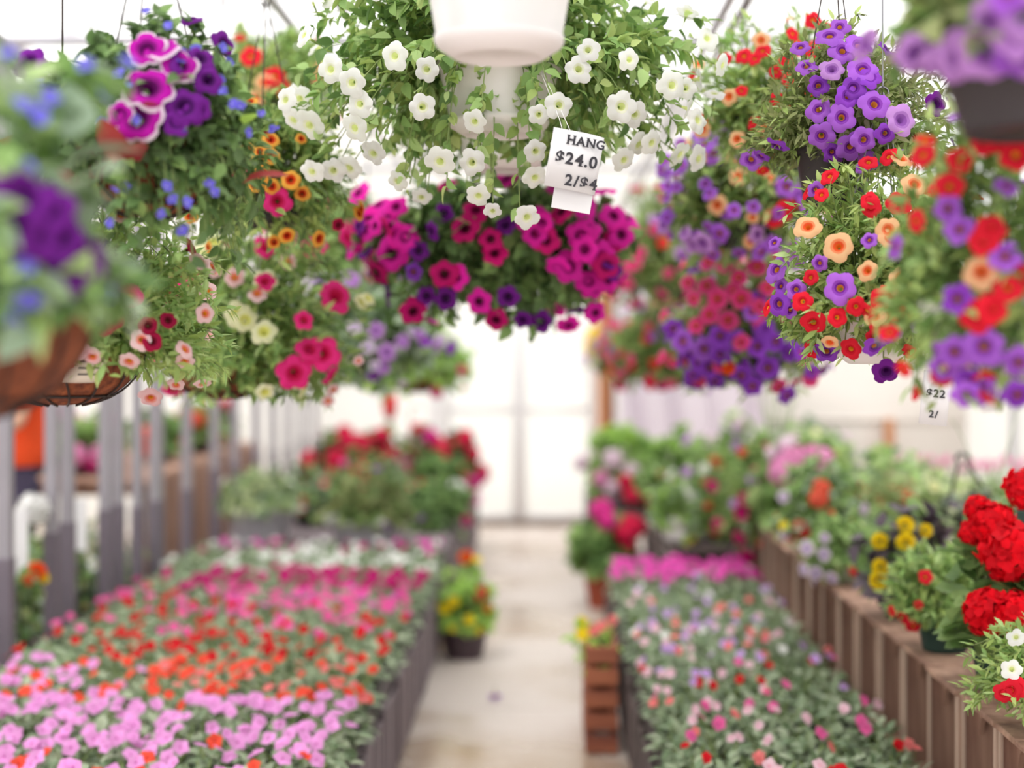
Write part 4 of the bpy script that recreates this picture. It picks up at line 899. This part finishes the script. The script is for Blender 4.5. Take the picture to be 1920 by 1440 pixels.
potted('potted light pink geranium standing tall at the end of the crates', 1.11, 6.25, CRT, 'green', .09, .14, Shape(.2, .28, .1, .18), 'round', ['bright', 'geranium'], 50, 7, .065, [],
    [(1472, 885, 'g_pink', 1.25), (1490, 865, 'g_pink', 1.2), (1540, 862, 'g_pink', 1.), (1520, 855, 'g_pink', .9), (1478, 838, 'g_pale', 1.), (1450, 850, 'g_pale', .7)], group=GP)
t = potted('potted trailing crimson petunia hanging over the last crate', 1.085, 6.62, CRT, 'black', .09, .13, Shape(.22, .24, .3, .18, off=(-.06, 0)), 'petunia', ['petunia', 'calib', 'deep'], 110, 11, .042, [('crimson', 10), ('lilac', 5), ('c_red', 5)],
    [(1400, 1045, 'crimson', 1.1), (1420, 1075, 'crimson', 1.), (1395, 1085, 'crimson', 1.), (1385, 1010, 'crimson', 1.), (1440, 1050, 'crimson', .9), (1430, 1020, 'c_red', 1.4)], group=GP)
for k in range(7):
    a = k * .9; part('spike_leaf', [tube([(.01 * math.cos(a), .01 * math.sin(a), .1), (.04 * math.cos(a), .04 * math.sin(a), .4), (.1 * math.cos(a), .1 * math.sin(a), .62 + .03 * (k % 3))], [.006, .005, .0015], 4)], LM['spike'], t)
GB = 'potted plants behind the rosy impatiens'
potted('potted mixed red and white calibrachoa behind the rosy impatiens', .98, 7.35, .5, 'black', .1, .14, Shape(.25, .34, .15, .22), 'petunia', ['petunia', 'bright', 'calib'], 120, 11, .05, [('c_red', 8), ('white', 7), ('violet', 4)], fscale=1.2, group=GB)
t = potted('white pot of lime leaves with yellow pansies behind the rosy impatiens', .70, 7.3, .5, 'white', .105, .13, Shape(.19, .2, .07, .16, gap=.6), 'petunia', ['bright', 'lime', 'grey'], 70, 10, .05, [('white', 3)], [(1290, 1022, 'pansy', 1.1), (1297, 1008, 'pansy', .8)], group=GB)
potted('potted lilac and violet petunia behind the white pot', 1.0, 8.1, .5, 'black', .11, .15, Shape(.28, .42, .1, .25), 'petunia', ['bright', 'petunia'], 120, 11, .055, [('lilac', 8), ('white', 4)], [(1345, 925, 'lilac', 1.8), (1350, 940, 'lilac', 1.5), (1335, 890, 'violet', 1.5), (1340, 870, 'c_red', 1.8), (1345, 920, 'violet', 1.4)], fscale=1.3, group=GB)
potted('potted pale green plant with pink buds under the folded plastic sheet', 1.55, 7.9, .5, 'green', .11, .15, Shape(.28, .4, .08, .25), 'petunia', ['bright', 'grey'], 100, 10, .055, [('c_rose', 6), ('cream', 6)], fscale=1.2, group=GB)
potted('potted olive plant with orange blooms between crates and plastic sheet', 1.5, 7.2, .5, 'black', .1, .14, Shape(.25, .34, .08, .2), 'petunia', ['calib', 'bright'], 90, 10, .05, [('c_orange', 6), ('c_red', 5)], fscale=1.2, group=GB)
GF = 'geraniums on the far bench'
potted('potted pale pink geranium with bright leaves, first by the door', .5, 8.95, .5, 'white', .11, .14, Shape(.24, .42, .08, .2), 'round', ['bright', 'lime', 'bright'], 60, 7, .085, [('g_pale', 2)], [(1092, 868, 'g_pale', 1.1), (1150, 862, 'g_pale', 1.3), (1128, 898, 'g_pink', 1.), (1148, 915, 'g_pale', 1.1), (1185, 885, 'g_pale', 1.1)], group=GF)
potted('potted pale pink geranium beside yellow pansy blooms', .85, 9.0, .5, 'white', .11, .14, Shape(.26, .36, .08, .2), 'round', ['bright', 'lime', 'geranium'], 60, 7, .08, [('g_pale', 2)], [(1258, 908, 'pansy', 2.2), (1262, 915, 'pansy', 2.), (1218, 905, 'g_pale', 1.2), (1225, 885, 'g_pale', 1.)], group=GF)
potted('potted pale pink geranium half hidden by the lilac petunia', 1.25, 9.2, .5, 'white', .12, .14, Shape(.28, .4, .08, .2), 'round', ['bright', 'geranium'], 60, 7, .085, [('g_pale', 4), ('g_pink', 2)], [(1300, 900, 'g_pale', 1.2), (1312, 915, 'g_pale', 1.1)], group=GF)
potted('potted pink geranium on the far bench before the cream board', 1.7, 9.1, .5, 'white', .12, .14, Shape(.28, .36, .08, .2), 'round', ['bright', 'grey'], 60, 7, .085, [('g_pale', 4), ('g_pink', 3)], group=GF)
potted('small red flowering pot at the front of the far bench', .66, 8.7, .5, 'terracotta', .09, .12, Shape(.16, .16, .06, .14), 'petunia', ['geranium', 'bright'], 60, 8, .05, [('g_rose', 3), ('c_red', 4)], group=GF)
potted('terracotta pot of hot pink geranium standing on the floor beside the aisle', .335, 8.2, 0, 'terracotta', .118, .255, Shape(.19, .3, .0, .18), 'round', ['geranium', 'bright', 'petunia'], 44, 7, .085, [('g_rose', 1)], [(1128, 958, 'g_hot', 1.25), (1138, 978, 'g_hot', .9), (1180, 985, 'g_rose', 1.3), (1172, 1000, 'g_rose', 1.3), (1192, 990, 'g_rose', 1.1)])
# tulips in window boxes
bench('narrow bench carrying the boxes of pink tulips', 2.06, 2.95, 8.5, 8.86, .40, aisle=-1, wood=dark_gap, skirt=False)
for q, (x0, lb) in enumerate(((2.06, 'green window box of pink tulips before the cream board'), (2.52, 'green window box of pink tulips by the side wall'))):
    t = thing('tulip_box', lb, 'planter', (x0 + .22, 8.68, .40), 0, 'boxes of tulips')
    part('planter', [board(-.21, .21, -.08, .08, 0, .13)], dark_green_pl, t, False)
    g = np.random.default_rng(610 + q)
    lv = [tube([(x, y, .12), (x + .03 * dx, y, .25), (x + .06 * dx, y, .33 + .04 * dx)], [.012, .011, .002], 4) for x, y, dx in zip(g.uniform(-.2, .2, 34), g.uniform(-.06, .06, 34), g.normal(0, 1, 34))]
    part('leaves', lv, LM['bright'], t)
    for k in range(11): add_flower('tulip', t, (-.19 + .038 * k, g.uniform(-.05, .05), .36 + g.uniform(-.03, .03)), (g.normal(0, .1), g.normal(0, .1), 1), 1.35)

# ================================================================== pots near the far end, posts' side
GL = 'potted plants near the door on the low grey bench'
potted('grey planter bowl of white and green variegated leaves', -1.555, 7.8, .43, 'grey', .18, .19, Shape(.23, .24, .0, .2), 'cut', ['variegated', 'grey', 'variegated', 'petunia'], 80, 9, .06, [('white', 4)])
potted('wide grey bowl of olive green foliage beside the variegated planter', -.97, 7.75, .43, 'grey', .2, .14, Shape(.31, .27, .02, .24), 'petunia', ['calib_dull', 'petunia', 'calib_dull'], 130, 10, .05, [('violet', 3), ('white', 2)], [(625, 972, 'white', 1.), (615, 975, 'white', .9), (725, 985, 'violet', .8)])
potted('potted red impatiens behind the variegated planter bowl', -1.4, 8.55, .43, 'black', .12, .14, Shape(.24, .22, .06, .2), 'petunia', ['grey', 'petunia'], 70, 9, .055, [('i_red', 16), ('i_salmon', 8)], fscale=1.4, group=GL)
potted('potted red and rose impatiens behind the olive green bowl', -.98, 8.7, .43, 'black', .12, .14, Shape(.26, .24, .06, .2), 'petunia', ['petunia', 'grey'], 70, 9, .055, [('i_red', 14), ('g_rose', 3)], [(612, 905, 'g_rose', .9), (692, 905, 'g_rose', .9)], fscale=1.4, group=GL)
potted('potted hot pink geranium at the aisle corner of the low bench', -.70, 9.3, .43, 'black', .11, .15, Shape(.2, .24, .12, .18), 'round', ['deep', 'petunia'], 50, 7, .07, [('g_rose', 2)], [(832, 968, 'g_hot', 1.4), (850, 955, 'g_hot', 1.3), (790, 975, 'g_hot', 1.2), (782, 918, 'g_rose', 1.3), (856, 920, 'g_white', 1.2), (885, 935, 'g_pink', 1.1)], group=GL)
potted('dark green trailing plant at the aisle edge of the low bench', -.66, 8.35, .43, 'black', .1, .12, Shape(.2, .17, .32, .24, off=(.03, 0)), 'petunia', ['deep', 'petunia'], 130, 10, .05, [('crimson', 2), ('lilac', 2)], group=GL)
for q, (x, kinds, lb) in enumerate(((-1.5, [('g_rose', 14), ('g_hot', 3)], 'potted rose geranium at the back near the posts'), (-1.2, [('g_rose', 14)], 'potted deep rose geranium behind the red ornament stake'), (-.92, [('g_rose', 9), ('g_hot', 7)], 'potted rose and hot pink geranium at the back of the low bench'), (-.66, [('g_rose', 9), ('g_hot', 8), ('g_coral', 3)], 'potted rose geranium nearest the door on the low bench'))):
    potted(lb, x, 10.2 + .1 * (q % 2), .43, 'black', .12, .15, Shape(.2, .3, .1, .2), 'round', ['deep', 'geranium', 'coleus'], 50, 7, .075, kinds, fscale=1.25, group=GL)
potted('potted red impatiens at the middle of the low bench', -1.22, 9.5, .43, 'black', .12, .14, Shape(.22, .25, .06, .2), 'petunia', ['petunia', 'deep'], 60, 9, .055, [('i_red', 10), ('g_rose', 3), ('i_pink', 6)], fscale=1.4, group=GL)
potted('dark plum bowl of lime leaves and yellow pansies on the aisle floor', -.385, 6.87, 0, 'plum', .122, .18, Shape(.15, .3, .03, .14), 'petunia', ['lime', 'lime', 'bright'], 80, 10, .05, [('pansy', 3)],
    [(850, 1128, 'pansy', 1.2), (835, 1142, 'pansy', 1.1), (880, 1162, 'pansy', 1.2), (898, 1180, 'pansy', 1.1), (903, 1110, 'pansy_red', 1.3), (898, 1118, 'pansy_red', 1.1), (874, 1046, 'm_orange', 1.), (915, 1140, 'c_orange', 1.2)])
red_m = plain('red_lacquer', (214, 50, 56), .4)
t = thing('garden_stake', 'red tulip shaped ornament on a thin brown stake near the door', 'garden stake', (-1.03, 9.5, .43))
part('stick', [tube([(0, 0, 0), (0, 0, .62)], .006, 6)], plain('brown_stick', (128, 92, 74), .8), t)
part('ornament', [lathe([(.005, .58), (.035, .6), (.05, .66), (.048, .72), (.03, .76), (.004, .765)], 16)], red_m, t)
t = part('shepherd_hook', [tube([(-.9, 9.55, .43), (-.9, 9.55, 1.05)] + [(-.9 + .04 - .04 * math.cos(b), 9.55, 1.05 + .05 * math.sin(b)) for b in np.linspace(.3, 2.6, 9)], .005, 6)], wire_m); tag(t, 'thin dark shepherd hook beside the red ornament stake', 'plant hook')

# ================================================================== beyond the posts
bench('low bench of green plants just behind the posts', -2.36, -1.94, 4.2, 7.0, .28, wood=dark_gap, skirt=False)
GH = 'green plants behind the posts'
for q, (y, fl, fx, lb, up) in enumerate(((4.5, [], [], 'leafy green potted plant behind the nearest post', .26), (5.05, [('m_orange', 1)], [(68, 1072, 'm_orange', .9), (80, 1085, 'marigold', .9), (50, 1090, 'm_orange', .6)], 'green potted plant with an orange red bloom behind the posts', .3), (5.6, [('white', 2)], [], 'green potted plant with white blooms behind the posts', .28), (6.15, [('white', 2)], [(178, 1058, 'white', 1.)], 'dull green potted plant behind the pair of slim posts', .3), (6.7, [], [], 'green potted plant behind the widest post', .3))):
    potted(lb, -2.13, y, .28, 'black', .12, .14, Shape(.25, up, .06, .24), 'petunia', ['grey', 'petunia', 'calib_dull'], 80, 10, .055, fl, fx, group=GH)
GK = 'plants on the brown bench beyond the posts'
for q, (x, y, fl, lm_, lb) in enumerate(((-2.62, 8.1, [('g_pink', 7), ('g_hot', 3)], ['bright', 'petunia'], 'potted bright pink geranium on the brown bench beyond the posts'), (-2.95, 8.6, [('g_pink', 8)], ['bright'], 'second pink geranium on the brown bench, nearer the side wall'), (-2.42, 8.95, [('g_coral', 4), ('i_red', 6)], ['petunia'], 'potted coral geranium on the brown bench beyond the posts'), (-2.36, 9.65, [('g_coral', 5), ('c_orange', 4)], ['petunia', 'bright'], 'potted coral and orange flowers on the brown bench'), (-2.4, 10.3, [('g_rose', 6)], ['petunia'], 'potted rose flowers at the far end of the brown bench'))):
    potted(lb, x, y, .78, 'black', .1, .12, Shape(.2, .2, .06, .18), 'round', lm_, 40, 7, .065, fl, group=GK, fscale=1.1)
paper = plain('white_paper', (238, 236, 240), .7, transl=.15)
ink = plain('black_ink', (52, 50, 58), .7)
def slip(name, label, px, y0, y1, Y, w, cat='sign', group=None):
    z1, z0 = at(px, y0, Y).z, at(px, y1, Y).z
    t = thing(name, label, cat, (X_(px, Y), Y, .28), 0, group)
    part('stake', [tube([(0, 0, .0), (0, 0, z1 - .28 - .02)], .004, 6)], wire_m, t)
    part('card', [board(-w / 2, w / 2, -.006, -.004, z0 - .28, z1 - .28, 0, .0003)], paper, t, False)
slip('sign_card', 'narrow white paper card on a stake behind the nearest post', 38, 955, 1090, 5.25, .06, group='white cards behind the posts')
slip('sign_card', 'small white paper card on a stake between the slim posts', 151, 935, 1032, 5.95, .055, group='white cards behind the posts')
t = thing('white_bloom_stem', 'single white flower head on a long stem by the white card', 'flower', (-1.97, 5.32, .28)); add_flower('g_white', t, (.06, 0, .61), (.3, -.4, .8), 1.2); part('stem', [tube([(0, 0, 0), (.02, 0, .35), (.05, 0, .57)], .004, 5)], LM['stem'], t)
# a petal blown onto the aisle
o = link('fallen_flower', flower_mesh('violet', 1)); o.matrix_world = Matrix.Translation(at(928, 1312, 6.05).xy.to_3d() + Vector((0, 0, .012))) @ Matrix.Rotation(PI * .97, 4, 'X') @ Matrix.Scale(.03, 4); tag(o, 'single fallen violet flower lying on the aisle floor', 'flower')

# ================================================================== price tags
SERIF = {'H': [(0, 0), (1, 0), (0, 1), (1, 1)], 'A': [(0, 0), (1, 0)], 'N': [(0, 0), (0, 1), (1, 1)], '4': [(.72, 0)]}
def lettering(parent, text, size, x, z, y=-.0012, bold=.03):
    """printed letters as a thin layer of ink: bold outlines with slab feet"""
    import bmesh
    bm = bmesh.new(); cur = 0.
    for chr_ in text:
        cu = bpy.data.curves.new('letters', 'FONT'); cu.body = chr_; cu.size = size; cu.offset = size * bold; cu.extrude = .0002
        ob = bpy.data.objects.new('letters', cu); COL.objects.link(ob)
        bpy.context.view_layer.update(); me = bpy.data.meshes.new_from_object(ob.evaluated_get(bpy.context.evaluated_depsgraph_get()))
        bpy.data.objects.remove(ob); bpy.data.curves.remove(cu)
        co_ = np.array([v.co for v in me.vertices]); lo, hi = co_.min(0), co_.max(0)
        me.transform(Matrix.Translation((cur - lo[0], 0, 0))); bm.from_mesh(me); bpy.data.meshes.remove(me)
        w, st = hi[0] - lo[0], size * (.09 + bold * 2)
        feet = {'H': ((.0, 0), (1., 0), (.0, 1), (1., 1)), 'N': ((.0, 0), (.0, 1), (1., 1)), 'A': ((.02, 0), (.98, 0)), '4': ((.74, 0),)}.get(chr_, ())
        for fx, top in feet:
            c = cur + fx * w + (st / 2 if fx < .1 else -st / 2 if fx > .9 else 0); zz = hi[1] - .04 * size if top else lo[1]
            V, F_, _ = box(c - st * .95, c + st * .95, zz, zz + .05 * size, -.0002, .0002)
            vs_ = [bm.verts.new(v) for v in V]
            for f in F_: bm.faces.new([vs_[q] for q in f])
        cur += w + size * .085
    me = bpy.data.meshes.new('lettering'); bm.to_mesh(me); bm.free(); me.materials.append(ink)
    o = link('lettering', me, parent); o.matrix_basis = Matrix.Translation((x, y, z)) @ Matrix.Rotation(PI / 2, 4, 'X'); o['label'] = 'black printed lettering'
    return o
def curved_card(w, h, bend, nx=14):
    V, Fs = [], []
    for k in range(2):
        for z in (0, h):
            for i in range(nx + 1):
                u = -1 + 2 * i / nx
                V.append((u * w / 2, bend * max(0, u) ** 2 + (.0006 if k else 0), z))
    n = nx + 1
    for k in range(2):
        for i in range(nx):
            a = k * 2 * n + i
            Fs.append((a, a + 1, a + n + 1, a + n) if k == 0 else (a, a + n, a + n + 1, a + 1))
    for i in range(nx): Fs += [(i, i + 2 * n, i + 1 + 2 * n, i + 1), (i + n, i + 1 + n, i + 1 + 3 * n, i + 3 * n)]
    Fs += [(0, n, 3 * n, 2 * n), (nx, nx + 2 * n, nx + 3 * n, nx + n)]
    return quads(V, Fs)
tg = thing('price_tag', 'white price tag reading $24.0 hanging from the white petunia pot', 'price tag', at(1068, 356, 2.66)); tg.rotation_euler = (math.radians(-4), math.radians(10), math.radians(4))
card = part('card', [curved_card(.098, .112, .012)], paper, tg)
lettering(card, 'HANG', .0235, -.02, .086); lettering(card, '$24.0', .031, -.036, .048); lettering(card, '2/$4', .029, -.012, .008)
part('back_card', [board(-.028, .046, .014, .0148, -.036, .07, 0, .0002)], paper, tg, False)
def tie(tg, world):
    bpy.context.view_layer.update(); e = tg.matrix_world.inverted() @ Vector(world); h = tg.children[0].bound_box[6][2]
    part('string', [tube([(x, .002, h - .004), (x * .5 + e.x * .3, e.y * .3, h * .75 + e.z * .3), tuple(e)], .0009, 4) for x in (-.012, .012)], white_pl, tg)
tie(tg, at(935, 255, 3.05) + Vector((.075, -.112, .155)))
tg = thing('price_tag', 'white price tag reading $22 under the red and violet calibrachoa', 'price tag', at(1748, 797, 2.62)); tg.rotation_euler = (0, math.radians(6), math.radians(-20))
card = part('card', [curved_card(.05, .1, .006)], paper, tg)
lettering(card, '$22', .02, -.016, .052); lettering(card, '2/', .018, -.008, .014)
tie(tg, at(1655, 577, 2.78) + Vector((.0592, -.1025, -.006)))
tg = thing('price_tag', 'blank white tag hanging under the violet trailers', 'price tag', at(1862, 772, 2.17)); tg.rotation_euler = (0, math.radians(-2), math.radians(-10))
part('card', [curved_card(.034, .07, .004)], paper, tg); tie(tg, at(1890, 560, 2.02) + Vector((.03, .119, -.004)))
# label on the flank of the second coconut basket
for o in [q for q in bpy.data.objects if q.get('label', '').startswith('coconut lined basket with pale pink')]:
    V, Fs = [], []; n = 10; rb, hb = .15, .118
    for k in range(5):
        q = .56 + .3 * k / 4
        for i in range(n + 1):
            a = -1.12 + .42 * i / n - .12 * (1 - k / 4); rr = rb * math.sin(q * PI / 2) ** .8 + .0075
            V.append((rr * math.cos(a), rr * math.sin(a), hb * (1 - math.cos(q * PI / 2)) ** .9 - .003))
    for k in range(4):
        for i in range(n): b = k * (n + 1) + i; Fs.append((b, b + 1, b + n + 2, b + n + 1))
    lab = part('price_label', [quads(V, Fs)], plain('beige_label', (216, 204, 192), .7), o, label='beige paper label'); so = lab.modifiers.new('thickness', 'SOLIDIFY'); so.thickness = .0008
    bars = []
    for k, q in enumerate((.8, .73, .66)):
        pts = []
        for i in range(7):
            a = -1.06 + .28 * i / 6; rr = rb * math.sin(q * PI / 2) ** .8 + .0088; pts.append((rr * math.cos(a), rr * math.sin(a), hb * (1 - math.cos(q * PI / 2)) ** .9 - .003))
        bars.append(tube(pts, .0012, 4))
    part('lettering', bars, ink, lab)

# ================================================================== the person in the orange shirt
skin_m = plain('skin', (216, 166, 140), .6); orange_m = plain('orange_cotton', (246, 84, 34), .85, noise=.08, scale=30, bump=.1); navy_m = plain('dark_trousers', (66, 58, 82), .85, noise=.1, scale=30); hair_m = plain('brown_hair', (84, 62, 50), .7, noise=.3, scale=40); shoe_m = plain('dark_shoes', (60, 54, 54), .6)
pt = thing('person', 'person in an orange t-shirt and dark trousers standing beyond the posts', 'person', (-2.56, 6.95, 0), math.radians(205))
def skinned(name, verts, edges, mat, parent, sub=2):
    me = bpy.data.meshes.new(name); me.from_pydata([v[0] for v in verts], edges, []); me.materials.append(mat)
    o = link(name, me, parent); m = o.modifiers.new('skin', 'SKIN'); m.use_smooth_shade = True
    for i, v in enumerate(verts):
        r = v[1]; me.skin_vertices[0].data[i].radius = (r, r) if np.isscalar(r) else r
    for i in range(len(verts)): me.skin_vertices[0].data[i].use_root = i == 0 or (i not in {e[1] for e in edges})
    s = o.modifiers.new('smooth', 'SUBSURF'); s.levels = sub; s.render_levels = sub
    q = o.modifiers.new('fuse', 'REMESH'); q.mode = 'VOXEL'; q.voxel_size = .006 if name == 'body' else .011; q.use_smooth_shade = True
    return o
# local +x is forward, +y is the person's left
vb = [((0, 0, .94), .07), ((0, 0, 1.12), .075), ((.005, 0, 1.32), .075), ((0, 0, 1.43), .06), ((.015, 0, 1.53), .052), ((.035, 0, 1.62), (.088, .075)), ((.03, 0, 1.7), (.085, .072)), ((.02, 0, 1.745), (.05, .045))]
eb = [(0, 1), (1, 2), (2, 3), (3, 4), (4, 5), (5, 6), (6, 7)]
def addv(p, r, frm): vb.append((p, r)); eb.append((frm, len(vb) - 1)); return len(vb) - 1
for s in (-1, 1):
    h = addv((0, s * .075, .84), .045, 0); k = addv((.02, s * .1, .49), .05, h); an = addv((-.01, s * .105, .09), .042, k); addv((.11, s * .115, .03), .034, an)
    sh = addv((0, s * .17, 1.43), .044, 3); el = addv((.02 if s > 0 else .05, s * .225, 1.14), .042, sh); wr = addv((.24, s * .19, 1.07), .028, el); pm = addv((.31, s * .18, 1.05), (.018, .036), wr)
    for q, (dy, ln) in enumerate(((-.027, .058), (-.009, .07), (.009, .066), (.027, .052))):
        f1 = addv((.345, s * .18 + dy, 1.045), .0095, pm); f2 = addv((.345 + ln * .5, s * .18 + dy * 1.1, 1.033), .009, f1); addv((.345 + ln * .85, s * .18 + dy * 1.1, 1.008), .0075, f2)
    t1 = addv((.285, s * .14, 1.045), .011, wr); addv((.32, s * .122, 1.03), .009, t1)
body = skinned('body', vb, eb, skin_m, pt)
face_ = [lathe([(.001, -.018), (.012, -.012), (.014, 0), (.006, .02), (.001, .03)], 8)]
nose = part('nose', face_, skin_m, body, loc=(.104, 0, 1.625))
for s in (-1, 1):
    part('eye', [lathe([(.001, -.008), (.008, -.004), (.0095, 0), (.008, .004), (.001, .008)], 10)], plain('eye_dark', (46, 36, 34), .2), body, loc=(.09, s * .03, 1.65))
    part('ear', [lathe([(.001, -.03), (.014, -.02), (.018, 0), (.016, .02), (.001, .03)], 8)], skin_m, body, loc=(.03, s * .078, 1.635))
part('mouth', [tube([(0, -.024, 0), (.004, 0, -.002), (0, .024, 0)], .004, 6)], plain('lips', (190, 110, 104), .5), body, loc=(.088, 0, 1.58))
V, Fs = [], []
for i in range(9):
    for j in range(17):
        th = PI * .62 * i / 8; a = 2 * PI * j / 16; cut = 1 if math.cos(a) < .35 else .62
        V.append((.02 + .108 * math.sin(th * cut) * math.cos(a), .092 * math.sin(th * cut) * math.sin(a), 1.66 + .112 * math.cos(th * cut)))
for i in range(8):
    for j in range(16): b = i * 17 + j; Fs.append((b, b + 1, b + 18, b + 17))
part('hair', [quads(V, Fs)], hair_m, pt)
vs = [((0, 0, .87), .15), ((0, 0, 1.0), .152), ((0, 0, 1.15), .15), ((.005, 0, 1.3), .155), ((0, 0, 1.42), .13), ((.005, 0, 1.5), .078)]; es = [(k_, k_ + 1) for k_ in range(5)]
for s in (-1, 1):
    vs.append(((0, s * .1, 1.44), .08)); vs.append(((0, s * .185, 1.41), .076)); es.append((len(vs) - 2, len(vs) - 1)); vs.append(((.015 if s > 0 else .03, s * .222, 1.2), .068)); es.append((len(vs) - 2, len(vs) - 1))
skinned('t_shirt', vs, es, orange_m, pt)
vt = [((0, 0, 1.02), .128), ((0, 0, .93), .138), ((0, 0, .85), .125)]; et = [(0, 1), (1, 2)]
for s in (-1, 1):
    for i, (p_, r_) in enumerate((((0, s * .06, .9), .1), ((0, s * .085, .78), .1), ((.012, s * .095, .64), .09), ((.02, s * .1, .49), .074), ((-.01, s * .105, .1), .062))):
        vt.append((p_, r_)); et += [(len(vt) - 2, len(vt) - 1)] if i else []
skinned('trousers', vt, et, navy_m, pt)
for s in (-1, 1):
    skinned('shoe', [((-.04, s * .108, .045), (.045, .042)), ((.06, s * .112, .04), (.042, .04)), ((.15, s * .116, .034), (.04, .03))], [(0, 1), (1, 2)], shoe_m, pt)

# ================================================================== camera, light
cam = bpy.data.cameras.new('camera'); co = bpy.data.objects.new('camera', cam); COL.objects.link(co)
co.location = (0, 0, CAM_H); co.rotation_euler = (PI / 2, 0, 0)
cam.lens = 50; cam.sensor_width = 36; cam.shift_x = (960 - VX) / 1920; cam.shift_y = -(720 - VY) / 1920
cam.clip_start = .05; cam.clip_end = 200
cam.dof.use_dof = True; cam.dof.focus_distance = 2.78; cam.dof.aperture_fstop = 1.2; cam.dof.aperture_blades = 0
sc.camera = co
w = bpy.data.worlds.new('sky'); sc.world = w; w.use_nodes = True
bg = w.node_tree.nodes['Background']; bg.inputs[0].default_value = (1, .99, .985, 1); bg.inputs[1].default_value = 1.5
sun = bpy.data.lights.new('sun', 'SUN'); sun.energy = 3.0; sun.angle = math.radians(12); sun.color = (1, .98, .95)
so = bpy.data.objects.new('sun', sun); COL.objects.link(so); so.rotation_euler = (math.radians(24), math.radians(-14), 0)
sc.view_settings.view_transform = 'Standard'; sc.view_settings.look = 'None'; sc.view_settings.gamma = 1; sc.view_settings.use_curve_mapping = False
sc.view_settings.exposure = .2
cy = sc.cycles
cy.use_denoising = True
try: cy.denoiser = 'OPENIMAGEDENOISE'
except Exception: pass
cy.max_bounces = 8; cy.diffuse_bounces = 5; cy.transmission_bounces = 5; cy.transparent_max_bounces = 12; cy.glossy_bounces = 3
cy.sample_clamp_indirect = 6
